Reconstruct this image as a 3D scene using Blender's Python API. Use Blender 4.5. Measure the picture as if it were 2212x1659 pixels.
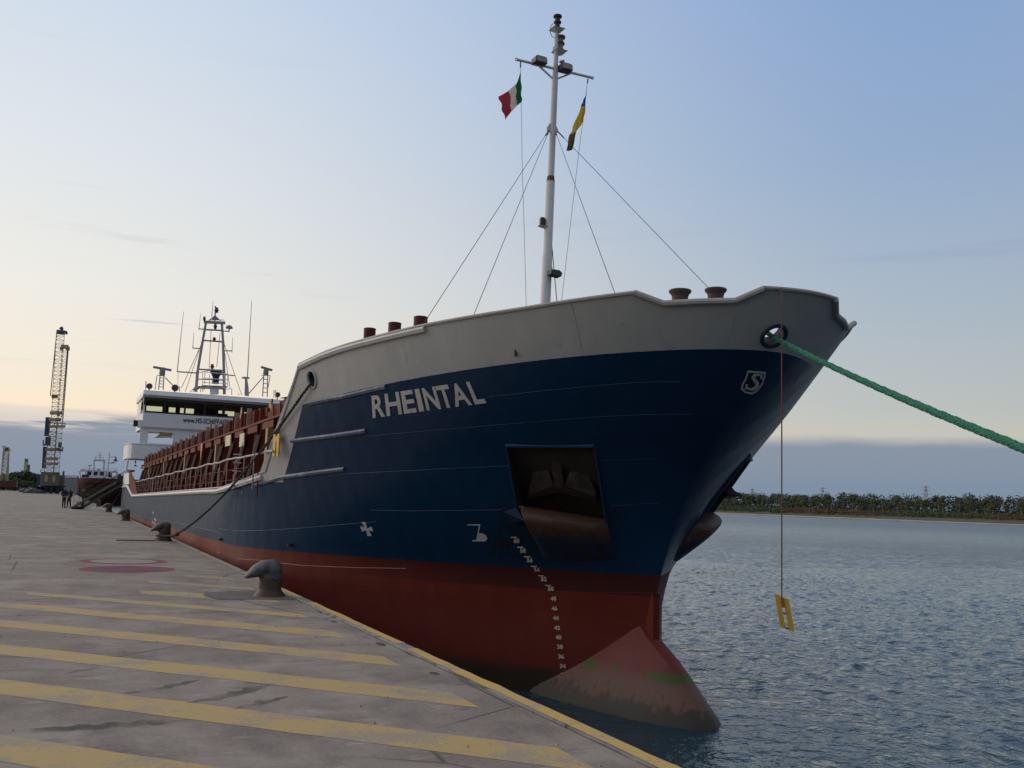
import bpy, bmesh, math, random
import numpy as np
from mathutils import Vector, Matrix
random.seed(7); RNG=np.random.default_rng(7)
scene=bpy.context.scene
for o in list(bpy.data.objects): bpy.data.objects.remove(o)
COL=scene.collection

# ------------------------------------------------------------------ camera
CAM_F=2094.0                     # focal length in pixels of a 2212 px wide picture
CAM_C=np.array([-4.0,0.0,1.75])  # metres; quay edge is x=0, quay runs along +Y, quay top z=0
YAW=math.radians(24.679); PITCH=math.atan(254.5/CAM_F); ROLL=math.radians(1.85)
_F=np.array([math.sin(YAW)*math.cos(PITCH),math.cos(YAW)*math.cos(PITCH),math.sin(PITCH)])
_R=np.array([math.cos(YAW),-math.sin(YAW),0.0]); _U=np.cross(_R,_F)
_XR=math.cos(ROLL)*_R+math.sin(ROLL)*_U; _YU=-math.sin(ROLL)*_R+math.cos(ROLL)*_U
camd=bpy.data.cameras.new('camera'); camo=bpy.data.objects.new('camera',camd); COL.objects.link(camo)
mw=Matrix.Identity(4)
for i in range(3):
    mw[i][0]=_XR[i]; mw[i][1]=_YU[i]; mw[i][2]=-_F[i]; mw[i][3]=CAM_C[i]
camo.matrix_world=mw
camd.sensor_width=36; camd.lens=36*CAM_F/2212; camd.clip_start=.05; camd.clip_end=20000
scene.camera=camo

# ------------------------------------------------------------------ sky, sun, exposure
SUN_AZ=math.radians(-46)   # measured from +Y towards +X
SUN_EL=math.radians(5.0)
world=bpy.data.worlds.new('World'); scene.world=world; world.use_nodes=True
def build_world():
    nt=world.node_tree; N=nt.nodes; L=nt.links; N.clear()
    out=N.new('ShaderNodeOutputWorld'); bg=N.new('ShaderNodeBackground')
    sky=N.new('ShaderNodeTexSky'); sky.sky_type='NISHITA'; sky.sun_disc=False
    sky.sun_elevation=SUN_EL; sky.sun_rotation=SUN_AZ; sky.altitude=0; sky.air_density=1.0; sky.dust_density=1.2; sky.ozone_density=2.0
    tc=N.new('ShaderNodeTexCoord'); sep=N.new('ShaderNodeSeparateXYZ'); L.new(tc.outputs['Generated'],sep.inputs[0])
    def math_(op,a,b=None,c=None):
        n=N.new('ShaderNodeMath'); n.operation=op
        for i,v in enumerate((a,b,c)):
            if v is None: continue
            if isinstance(v,(int,float)): n.inputs[i].default_value=v
            else: L.new(v,n.inputs[i])
        return n.outputs[0]
    def ramp(v,lo,hi):
        n=N.new('ShaderNodeMapRange'); n.interpolation_type='SMOOTHSTEP'; L.new(v,n.inputs[0])
        n.inputs[1].default_value=lo; n.inputs[2].default_value=hi; return n.outputs[0]
    def mix(f,a,b,kind='MIX'):
        n=N.new('ShaderNodeMix'); n.data_type='RGBA'; n.blend_type=kind
        if isinstance(f,(int,float)): n.inputs[0].default_value=f
        else: L.new(f,n.inputs[0])
        for i,v in ((6,a),(7,b)):
            if isinstance(v,tuple): n.inputs[i].default_value=v+(1,)
            else: L.new(v,n.inputs[i])
        return n.outputs[2]
    el=math_('ARCSINE',sep.outputs[2])                    # elevation, radians
    az=math_('ARCTAN2',sep.outputs[0],sep.outputs[1])     # from +Y to +X
    # noise in azimuth / elevation space (streaky)
    def noise(sx,sy,scale,det=5,off=0.0):
        c=N.new('ShaderNodeCombineXYZ'); L.new(math_('MULTIPLY',az,sx),c.inputs[0]); L.new(math_('MULTIPLY',el,sy),c.inputs[1]); c.inputs[2].default_value=off
        n=N.new('ShaderNodeTexNoise'); n.inputs['Scale'].default_value=scale; n.inputs['Detail'].default_value=det; n.inputs['Roughness'].default_value=.55
        L.new(c.outputs[0],n.inputs['Vector']); return n.outputs['Fac']
    n1=noise(1,5,6,6); n2=noise(1.2,14,4,5,3.1); n3=noise(1,9,2.2,4,7.7)
    # brightness towards the set sun and colour of the clear part
    d=math_('COSINE',math_('SUBTRACT',az,SUN_AZ))
    base=sky.outputs[0]
    SKYMUL=1.0
    def vramp(stops):
        n=N.new('ShaderNodeValToRGB'); L.new(math_('MULTIPLY',el,1/1.5708),n.inputs[0]); cr=n.color_ramp; cr.interpolation='EASE' if False else 'LINEAR'
        while len(cr.elements)<len(stops): cr.elements.new(.5)
        for e_,(p_,c_) in zip(cr.elements,stops): e_.position=p_/1.5708; e_.color=tuple(v/8 for v in c_)+(1,)
        return mix(1.0,n.outputs[0],(8.,8.,8.),'MULTIPLY')
    SS=vramp([(.05,(5.2,4.1,3.0)),(.10,(4.85,4.2,3.4)),(.19,(4.55,4.35,4.0)),(.34,(3.9,4.1,4.3)),(.52,(3.1,3.65,4.4)),(1.2,(2.6,2.65,2.9))])
    OO=vramp([(.05,(3.2,2.95,2.45)),(.10,(2.6,2.7,2.65)),(.19,(2.15,2.5,2.9)),(.34,(1.55,2.15,3.15)),(.52,(1.28,1.95,3.3)),(1.2,(2.3,2.4,2.75))])
    KK=vramp([(.05,(1.3,1.35,1.5)),(.10,(1.3,1.35,1.5)),(.19,(1.3,1.4,1.6)),(.34,(1.4,1.5,1.8)),(.52,(1.6,1.7,2.1)),(1.2,(2.3,2.4,2.75))])
    veil=mix(ramp(d,.80,-.12),SS,OO); veil=mix(ramp(d,-.05,-.75),veil,KK)
    skyc=mix(.88,base,veil)
    # thin streaks high up
    st=math_('MULTIPLY',ramp(n2,.60,.76),math_('MULTIPLY',ramp(el,.05,.14),ramp(el,.5,.22)))
    skyc=mix(math_('MULTIPLY',st,.22),skyc,(1.9,2.1,2.5))
    # two longer wisps
    for a0,e0,wa,we in ((.86,.245,.16,.0075),(.93,.252,.10,.004),(.07,.162,.05,.0016)):
        da=ramp(math_('ABSOLUTE',math_('SUBTRACT',az,a0)),wa,0.0); de=ramp(math_('ABSOLUTE',math_('SUBTRACT',math_('ADD',el,math_('MULTIPLY',math_('SUBTRACT',n1,.5),.012)),e0)),we,0.0)
        skyc=mix(math_('MULTIPLY',math_('MULTIPLY',da,de),.42),skyc,(1.55,1.85,2.5))
    # low bank of cloud all round the horizon
    edge=math_('ADD',el,math_('MULTIPLY',math_('SUBTRACT',n1,.5),.016))
    bank=ramp(edge,.076,.062)
    lit=math_('MULTIPLY',math_('MULTIPLY',ramp(edge,.050,.060),ramp(edge,.076,.068)),math_('MULTIPLY',ramp(n2,.44,.52),ramp(d,.25,.75)))
    bcol=mix(ramp(el,.0,.07),(.78,1.18,1.76),(1.10,1.36,1.76))
    bcol=mix(math_('MULTIPLY',n3,.4),bcol,(1.1,1.42,1.9))
    skyc=mix(math_('MULTIPLY',bank,.93),skyc,bcol)
    skyc=mix(math_('MULTIPLY',lit,.75),skyc,(4.2,3.7,3.2))
    # below the horizon
    skyc=mix(ramp(el,-.004,-.03),skyc,(.35,.4,.42))
    L.new(skyc,bg.inputs[0]); bg.inputs[1].default_value=.14
    L.new(bg.outputs[0],out.inputs[0])
build_world()
sund=bpy.data.lights.new('sun','SUN'); suno=bpy.data.objects.new('sun',sund); COL.objects.link(suno)
sund.energy=.9; sund.angle=math.radians(75); sund.color=(1.0,.84,.68)
sd=Vector((math.sin(SUN_AZ)*math.cos(SUN_EL*1.6),math.cos(SUN_AZ)*math.cos(SUN_EL*1.6),math.sin(SUN_EL*1.6)))
suno.rotation_euler=sd.to_track_quat('Z','Y').to_euler()
vs=scene.view_settings; vs.view_transform='Standard'; vs.look='None'; vs.exposure=0.55; vs.gamma=1; vs.use_curve_mapping=False
scene.render.engine='CYCLES'
scene.render.resolution_x=1024; scene.render.resolution_y=768

# ------------------------------------------------------------------ picture geometry helpers (2212 x 1659 px units)
def ray(x,y): return _F+_XR*(x-1106)/CAM_F-_YU*(y-829.5)/CAM_F
def at_z(x,y,z): v=ray(x,y); return CAM_C+v*(z-CAM_C[2])/v[2]
def at_x(x,y,X): v=ray(x,y); return CAM_C+v*(X-CAM_C[0])/v[0]
def at_y(x,y,Y): v=ray(x,y); return CAM_C+v*(Y-CAM_C[1])/v[1]
def zoomc(ox,oy,s): return lambda x,y:((ox+x/s)/1.4783,(oy+y/s)/1.4783)

# ------------------------------------------------------------------ mesh builder
class MB:
    def __init__(s): s.v=[]; s.f=[]; s.m=[]
    def add(s,vs,fs,mi=0):
        k=len(s.v); s.v+= [tuple(map(float,p)) for p in vs]; s.f+=[tuple(i+k for i in f) for f in fs]; s.m+=[mi]*len(fs); return s
    def box(s,c,d,R=None,mi=0):
        c=np.array(c,float); h=np.array(d,float)/2; P=[]
        for x in (-1,1):
            for y in (-1,1):
                for z in (-1,1):
                    q=np.array([x,y,z])*h
                    if R is not None: q=R@q
                    P.append(c+q)
        return s.add(P,[(0,1,3,2),(4,6,7,5),(0,4,5,1),(2,3,7,6),(0,2,6,4),(1,5,7,3)],mi)
    def bx(s,x0,x1,y0,y1,z0,z1,mi=0): return s.box(((x0+x1)/2,(y0+y1)/2,(z0+z1)/2),(abs(x1-x0),abs(y1-y0),abs(z1-z0)),None,mi)
    def tube(s,pts,r,n=8,cap=True,mi=0,closed=False):
        P=[np.array(p,float) for p in pts]; m=len(P); rr=r if hasattr(r,'__len__') else [r]*m
        V=[]; prev=None
        for i in range(m):
            if closed: t=P[(i+1)%m]-P[i-1]
            else: t=P[min(i+1,m-1)]-P[max(i-1,0)]
            t=t/(np.linalg.norm(t)+1e-12)
            if prev is None:
                a=np.array([0,0,1.0]) if abs(t[2])<.9 else np.array([1.0,0,0])
                u=np.cross(t,a)
            else: u=prev-t*(prev@t)
            u/=np.linalg.norm(u)+1e-12; prev=u; w=np.cross(t,u)
            for k in range(n):
                a=2*math.pi*k/n; V.append(P[i]+rr[i]*(math.cos(a)*u+math.sin(a)*w))
        F=[]
        for i in range(m if closed else m-1):
            j=(i+1)%m
            for k in range(n): F.append((i*n+k,i*n+(k+1)%n,j*n+(k+1)%n,j*n+k))
        if cap and not closed: F.append(tuple(range(n))[::-1]); F.append(tuple((m-1)*n+k for k in range(n)))
        return s.add(V,F,mi)
    def bar(s,a,b,w,h=None,mi=0):
        a=np.array(a,float); b=np.array(b,float); t=b-a; l=np.linalg.norm(t); t=t/l
        up=np.array([0,0,1.0]) if abs(t[2])<.95 else np.array([0,1.0,0])
        u=np.cross(t,up); u/=np.linalg.norm(u); w2=np.cross(u,t)
        R=np.stack([u,t,w2],1); return s.box((a+b)/2,(w,l,h or w),R,mi)
    def lathe(s,prof,c=(0,0,0),n=20,axis=None,mi=0):
        c=np.array(c,float); A=np.eye(3) if axis is None else axis; V=[];F=[];m=len(prof)
        for r,z in prof:
            for k in range(n):
                a=2*math.pi*k/n; V.append(c+A@np.array([r*math.cos(a),r*math.sin(a),z]))
        for i in range(m-1):
            for k in range(n): F.append((i*n+k,i*n+(k+1)%n,(i+1)*n+(k+1)%n,(i+1)*n+k))
        F.append(tuple(range(n))[::-1]); F.append(tuple((m-1)*n+k for k in range(n)))
        return s.add(V,F,mi)
    def prism(s,poly,d,mi=0):   # poly: list of 3-D points (planar), extruded by vector d
        n=len(poly); P=[np.array(p,float) for p in poly]; d=np.array(d,float)
        V=P+[p+d for p in P]; F=[tuple(range(n))[::-1],tuple(range(n,2*n))]+[(i,(i+1)%n,n+(i+1)%n,n+i) for i in range(n)]
        return s.add(V,F,mi)
    def mesh(s,name,mats,smooth=False,fix=True):
        me=bpy.data.meshes.new(name); me.from_pydata(s.v,[],s.f)
        for m in (mats if isinstance(mats,(list,tuple)) else [mats]): me.materials.append(m)
        me.polygons.foreach_set('material_index',s.m)
        if fix:
            bm=bmesh.new(); bm.from_mesh(me); bmesh.ops.recalc_face_normals(bm,faces=bm.faces); bm.to_mesh(me); bm.free()
        if smooth:
            me.polygons.foreach_set('use_smooth',[True]*len(me.polygons))
            try: me.set_sharp_from_angle(angle=math.radians(40 if smooth is True else smooth))
            except Exception: pass
        me.update(); return me
    def obj(s,name,mats,parent=None,smooth=False,fix=True):
        return link(name,s.mesh(name,mats,smooth,fix),parent)
def link(name,me,parent=None):
    o=bpy.data.objects.new(name,me); COL.objects.link(o)
    if parent is not None: o.parent=parent
    return o
def thing(name,label,cat,loc=(0,0,0),group=None,rz=0):
    o=bpy.data.objects.new(name,None); COL.objects.link(o); o.location=loc; o.rotation_euler=(0,0,rz); o.empty_display_size=.3
    return tag(o,label,cat,group)
def tag(o,label,cat,group=None):
    o['label']=label; o['category']=cat
    if group: o['group']=group
    return o
def struct(o,label=None):
    o['kind']='structure'
    if label: o['label']=label
    return o
def dup(o,parent=None,loc=None,rz=None):
    c=o.copy(); COL.objects.link(c)
    if parent is not None: c.parent=parent
    if loc is not None: c.location=loc
    if rz is not None: c.rotation_euler[2]=rz
    for ch in [x for x in KIDS.get(o.name,[])]: dup(ch,c)
    return c
KIDS={}
def register(o):   # remember the children of a thing that will be copied
    KIDS[o.name]=[c for c in bpy.data.objects if c.parent==o]
    for c in KIDS[o.name]: register(c)
def rotz(a): c,s=math.cos(a),math.sin(a); return np.array([[c,-s,0],[s,c,0],[0,0,1.0]])

# ------------------------------------------------------------------ materials
def mat(name,color,rough=.5,metal=0,var=.15,vscale=3.0,bump=0.0,bscale=20.0,spec=.5,stretch=None,coat=0.0,build=None,tint=None,tscale=1.2,tamt=0.0):
    m=bpy.data.materials.new(name); m.use_nodes=True; nt=m.node_tree; N=nt.nodes; L=nt.links
    b=N['Principled BSDF']; b.inputs['Roughness'].default_value=rough; b.inputs['Metallic'].default_value=metal
    b.inputs['Specular IOR Level'].default_value=spec; b.inputs['Coat Weight'].default_value=coat
    g=G(nt); pos=g.pos()
    if stretch: pos=g.mapping(pos,stretch)
    n=g.noise(pos,vscale,5,.6)
    c=g.mix(n,tuple(max(0,x*(1-var)) for x in color),tuple(min(1,x*(1+var)) for x in color))
    if tint: c=g.mix(g.mul(g.ramp(g.noise(pos,tscale,6,.65,off=4.3),.52,.72),tamt),c,tint)
    if build: c=build(g,pos,c,b) or c
    L.new(c,b.inputs['Base Color'])
    if bump>0:
        bn=N.new('ShaderNodeBump'); bn.inputs['Strength'].default_value=bump; bn.inputs['Distance'].default_value=.02
        L.new(g.noise(pos,bscale,4,.6),bn.inputs['Height']); L.new(bn.outputs[0],b.inputs['Normal'])
    return m
class G:
    def __init__(s,nt): s.nt=nt; s.N=nt.nodes; s.L=nt.links; s._p=None
    def pos(s):
        if s._p is None:
            t=s.N.new('ShaderNodeTexCoord'); s._p=t.outputs['Object']
        return s._p
    def world(s): return s.N.new('ShaderNodeNewGeometry').outputs['Position']
    def sep(s,v): n=s.N.new('ShaderNodeSeparateXYZ'); s.L.new(v,n.inputs[0]); return n.outputs
    def comb(s,x,y,z):
        n=s.N.new('ShaderNodeCombineXYZ')
        for i,v in enumerate((x,y,z)):
            if isinstance(v,(int,float)): n.inputs[i].default_value=v
            else: s.L.new(v,n.inputs[i])
        return n.outputs[0]
    def mapping(s,v,scale,loc=(0,0,0)):
        n=s.N.new('ShaderNodeMapping'); s.L.new(v,n.inputs[0]); n.inputs['Scale'].default_value=scale; n.inputs['Location'].default_value=loc; return n.outputs[0]
    def noise(s,v,scale,det=4,rough=.5,dist=0,off=None):
        if off is not None: v=s.mapping(v,(1,1,1),(off,off*.7,off*1.3))
        n=s.N.new('ShaderNodeTexNoise'); s.L.new(v,n.inputs['Vector']); n.inputs['Scale'].default_value=scale; n.inputs['Detail'].default_value=det; n.inputs['Roughness'].default_value=rough; n.inputs['Distortion'].default_value=dist
        return n.outputs['Fac']
    def voro(s,v,scale,feat='DISTANCE_TO_EDGE'):
        n=s.N.new('ShaderNodeTexVoronoi'); n.feature=feat; s.L.new(v,n.inputs['Vector']); n.inputs['Scale'].default_value=scale; return n.outputs['Distance']
    def math(s,op,a,b=None,c=None):
        n=s.N.new('ShaderNodeMath'); n.operation=op
        for i,v in enumerate((a,b,c)):
            if v is None: continue
            if isinstance(v,(int,float)): n.inputs[i].default_value=v
            else: s.L.new(v,n.inputs[i])
        return n.outputs[0]
    def mul(s,a,b): return s.math('MULTIPLY',a,b)
    def add(s,a,b): return s.math('ADD',a,b)
    def sub(s,a,b): return s.math('SUBTRACT',a,b)
    def ramp(s,v,lo,hi):
        n=s.N.new('ShaderNodeMapRange'); n.interpolation_type='SMOOTHSTEP'; s.L.new(v,n.inputs[0]); n.inputs[1].default_value=lo; n.inputs[2].default_value=hi; return n.outputs[0]
    def mix(s,f,a,b,kind='MIX'):
        n=s.N.new('ShaderNodeMix'); n.data_type='RGBA'; n.blend_type=kind
        if isinstance(f,(int,float)): n.inputs[0].default_value=f
        else: s.L.new(f,n.inputs[0])
        for i,v in ((6,a),(7,b)):
            if isinstance(v,tuple): n.inputs[i].default_value=(v+(1,))[:4]
            else: s.L.new(v,n.inputs[i])
        return n.outputs[2]
M={}
RUST=(.16,.065,.028)
M['white']=mat('white_paint',(.72,.72,.71),.45,var=.06,tint=(.5,.44,.36),tamt=.25)
M['pale']=mat('pale_rail_paint',(.50,.46,.42),.6,spec=.25,var=.12,tint=RUST,tamt=.35,tscale=3)
M['mastgrey']=mat('mast_paint',(.56,.55,.52),.45,var=.06,tint=(.45,.30,.17),tamt=.3,tscale=2,stretch=(3,3,.5))
M['redox']=mat('red_oxide_paint',(.150,.034,.020),.75,spec=.15,var=.3,tint=(.07,.02,.013),tamt=.6,tscale=2.5)
M['redlight']=mat('coaming_flange_paint',(.17,.055,.035),.75,spec=.15,var=.25,tint=RUST,tamt=.5,tscale=2.5)
M['darkred']=mat('dark_red_paint',(.11,.022,.016),.5,var=.3)
M['ochre']=mat('ochre_paint',(.24,.14,.025),.55,var=.25,tint=RUST,tamt=.6,tscale=3)
M['yellow']=mat('yellow_paint',(.62,.36,.025),.5,var=.15,tint=(.3,.15,.02),tamt=.5,tscale=6)
M['black']=mat('black_plastic',(.012,.012,.015),.45,var=.3)
M['darkmetal']=mat('dark_metal',(.05,.05,.052),.5,var=.3)
M['grey']=mat('grey_metal',(.20,.20,.20),.5,var=.15)
M['lens']=mat('lamp_lens',(.30,.28,.22),.25,var=.2)
M['steelwire']=mat('steel_wire',(.08,.08,.085),.45,var=.1)
M['blue']=mat('blue_paint',(.012,.035,.115),.4,var=.15)
M['rust']=mat('rusty_steel',(.13,.058,.03),.7,var=.45,vscale=6,bump=.4,bscale=30,tint=(.045,.028,.022),tamt=.8,tscale=3)
M['seam']=mat('weld_seam_glint',(.055,.08,.135),.5,var=.5,vscale=3)  # lighter than the hull blue: highlight on the weld put into the colour
M['seamred']=mat('weld_seam_glint_red',(.40,.20,.14),.5,var=.2,vscale=8)  # pale line on the red, light caught by the weld painted in
M['letter']=mat('letter_paint',(.47,.45,.42),.55,var=.14,vscale=5,tint=(.25,.24,.24),tamt=.6,tscale=3)
M['draft']=mat('draft_mark_paint',(.55,.43,.30),.6,var=.2,vscale=12)
M['bittrust']=mat('bitt_rust',(.075,.05,.04),.65,var=.4,vscale=8,tint=(.16,.06,.03),tamt=.6,tscale=5)
M['navy']=mat('navy_paint',(.010,.018,.045),.5,var=.3)
# ------------------------------------------------------------------ hull shape
HP=[6.89964,16.75902,16.39688,15.42511,13.56546,11.96885]
HC=HP[0]; SIDE=.45; HB=HC-SIDE; ZK=np.array([-.7,.4,2.2,4.,5.6]); Y0K=np.array(HP[1:6]); Y0M=np.gradient(Y0K,ZK)
WL=-2.2
def hy0(z):
    z=np.clip(z,ZK[0],ZK[-1]); i=np.clip(np.searchsorted(ZK,z)-1,0,len(ZK)-2)
    h=ZK[i+1]-ZK[i]; t=(z-ZK[i])/h
    return (2*t**3-3*t**2+1)*Y0K[i]+(t**3-2*t**2+t)*h*Y0M[i]+(-2*t**3+3*t**2)*Y0K[i+1]+(t**3-t**2)*h*Y0M[i+1]
def hL(z): return np.interp(z,[-.3,1.6,5.2],[10.64394,13.49836,12.92579])
def hn(z): return np.interp(z,[-.3,1.6,5.2],[1.29593,1.85133,1.48985])
def hm(z): return np.interp(z,[.3,2.2,5.2],[1.0,1.43099,1.88116])
def hb_q(q,z): return HB*(1-(1-np.clip(q,0,1))**hn(z))**(1/hm(z))
def hb_t(t,z): return hb_q(t/hL(z),z)
def hY_b(b,z):   # Y of the shell at half breadth |b| (bow part)
    q=1-(1-np.clip(np.abs(b)/HB,0,1)**hm(z))**(1/hn(z)); return hy0(z)+q*hL(z)
def cast(x,y):
    v=ray(x,y); s=np.linspace(7,130,9000); P=CAM_C+s[:,None]*v
    b=P[:,0]-HC; inside=np.where(np.abs(b)<HB,P[:,1]-hY_b(b,P[:,2]),-1)
    i=np.where((inside[1:]>0)&(inside[:-1]<=0))[0]
    if len(i)==0: return at_x(x,y,SIDE)
    i=i[0]; a0=inside[i]; a1=inside[i+1]
    if abs(b[i])>=HB: a0=0
    return P[i]+(P[i+1]-P[i])*(-a0/(a1-a0+1e-9))
def tz_pt(t,z,sg=-1,off=0.0):
    p=np.array([HC+sg*float(hb_t(t,z)),float(hy0(z))+t,z]); 
    if off: p=p+off*hull_n(p)
    return p
def hull_n(p):
    x,y,z=p; e=.02; b=x-HC
    if abs(b)>=HB-.015: return np.array([math.copysign(1,b),0,0])
    def Yf(bb,zz): return float(hY_b(bb,zz))
    gx=(Yf(b+e,z)-Yf(b-e,z))/(2*e); gz=(Yf(b,z+e)-Yf(b,z-e))/(2*e)
    n=np.array([gx,-1,gz]); return n/np.linalg.norm(n)
def sheer_aft(Y):   # top edge of the hull abaft the forecastle
    return np.interp(Y,[25.4,27.3,30.4,70.2,75.4,100],[2.29,2.065,1.9,1.417,2.06,2.0])
TT=[0,.15,.30,.98,1.40,1.94,3.12,5.35,7.87,8.68,9.77,10.22,10.41,12.1,13.1]
TZ=[5.345,5.345,5.16,5.13,5.305,5.27,5.20,5.13,5.003,4.937,4.80,2.32,2.29,2.065,2.0]
def ztop_t(t): return float(np.interp(t,TT,TZ))
def boot(Y): return .39-.0075*(Y-17)

# hull paint: blue shell, red bottom, grey bulwark; bands follow the ship, not the light
def hull_build(g,pos,c,b):
    w=g.world(); x,y,z=g.sep(w)[0:3]
    nl=g.noise(w,1.3,5,.6); nf=g.noise(w,9,4,.6)
    st=g.noise(g.mapping(w,(1.6,1.6,.10)),2.2,5,.6)      # vertical run marks
    st2=g.noise(g.mapping(w,(5,5,.25)),2.0,4,.6,off=3.)
    blue=g.mix(nl,(.0042,.022,.055),(.0062,.033,.078)); blue=g.mix(g.mul(g.ramp(st2,.60,.74),.30),blue,(.022,.020,.022)); blue=g.mix(g.mul(g.ramp(g.noise(w,2.6,5,.65,off=11.),.60,.70),.35),blue,(.010,.045,.095))
    # worn chalky side plating along the straight body
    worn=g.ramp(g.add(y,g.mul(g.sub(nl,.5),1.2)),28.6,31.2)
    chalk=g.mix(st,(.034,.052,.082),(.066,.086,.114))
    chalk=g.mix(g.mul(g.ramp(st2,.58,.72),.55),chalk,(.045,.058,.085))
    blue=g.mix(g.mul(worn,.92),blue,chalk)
    red=g.mix(nl,(.105,.014,.008),(.150,.022,.012))
    red=g.mix(g.mul(worn,.55),red,(.25,.07,.04))
    red=g.mix(g.mul(g.ramp(st,.55,.75),.5),red,(.075,.018,.014))
    # old boot-top: darker coat between the weld line and the paint line towards the stem
    lowz=g.add(z,g.mul(y,.0075))
    dk=g.mul(g.ramp(lowz,.075,.095),g.ramp(y,25.5,18.5))
    red=g.mix(g.mul(dk,.80),red,(.040,.010,.009))
    # weed and silt just above the water
    wl=g.ramp(g.add(z,g.mul(g.sub(nf,.5),.25)),-1.55,-1.85)
    red=g.mix(g.mul(wl,.85),red,(.018,.022,.012))
    grey=g.mix(nl,(.365,.355,.335),(.435,.425,.405))
    grey=g.mix(g.mul(g.ramp(st,.55,.8),.35),grey,(.20,.185,.165))
    grey=g.mix(g.mul(g.ramp(g.noise(w,3.2,6,.7,off=9.),.66,.76),.5),grey,(.20,.12,.07))
    edge=g.mul(g.sub(nf,.5),.012)
    isred=g.ramp(g.add(g.add(lowz,edge),0.0),.5195,.5155)
    # grey above the F line z = 4.458-.043(y-12)-.001(y-12)^2, and the strip along the forecastle break
    u=g.sub(y,12.0); fl=g.sub(g.sub(4.5043,g.mul(u,.039)),g.mul(g.mul(u,u),.00191))
    isg=g.mul(g.ramp(g.sub(g.add(z,edge),fl),-.003,.003),g.ramp(y,26.6,26.5))
    # break strip: t>8.95  (t=y-y0(z)); y0 nearly linear: fit
    y0=g.add(17.67,g.mul(z,-1.02))
    t=g.sub(y,y0)
    strip=g.mul(g.ramp(t,9.02,9.05),g.mul(g.ramp(z,2.05,2.06),g.ramp(y,26.6,26.5)))
    isg=g.math('MAXIMUM',isg,strip)
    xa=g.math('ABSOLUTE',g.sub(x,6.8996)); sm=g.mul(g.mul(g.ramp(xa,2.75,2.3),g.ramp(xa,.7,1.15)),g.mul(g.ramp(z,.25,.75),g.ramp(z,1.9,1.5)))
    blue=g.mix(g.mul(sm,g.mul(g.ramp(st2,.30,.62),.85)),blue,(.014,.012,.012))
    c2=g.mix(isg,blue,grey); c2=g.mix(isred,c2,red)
    rf=g.mix(isg,(.30,)*3,(.55,)*3); rf=g.mix(isred,rf,(.58,)*3); rf=g.mix(g.mul(g.ramp(y,19.5,27.0),.95),rf,(.60,)*3); spc=g.mix(isred,g.mix(g.ramp(y,20.0,28.0),(.26,)*3,(.08,)*3),(.18,)*3); g.L.new(spc,b.inputs['Specular IOR Level'])
    g.L.new(rf,b.inputs['Roughness'])
    # plating: frames telegraphing through the shell plus fine unevenness
    wv=g.N.new('ShaderNodeTexWave'); wv.wave_type='BANDS'; wv.bands_direction='X'; g.L.new(g.comb(g.add(y,g.mul(nl,.2)),0,0),wv.inputs['Vector']); wv.inputs['Scale'].default_value=.55; wv.inputs['Distortion'].default_value=0
    hgt=g.add(g.mul(wv.outputs['Fac'],.006),g.add(g.add(g.mul(g.noise(w,.8,3,.5,off=2.),.05),g.mul(g.noise(w,2.4,2,.5,off=7.),.012)),g.mul(nf,.0022)))
    bn=g.N.new('ShaderNodeBump'); bn.inputs['Strength'].default_value=.75; bn.inputs['Distance'].default_value=1.0
    g.L.new(hgt,bn.inputs['Height']); g.L.new(bn.outputs[0],b.inputs['Normal'])
    return c2
M['hull']=mat('hull_paint',(.1,.1,.1),.4,build=hull_build,spec=.5)

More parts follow.
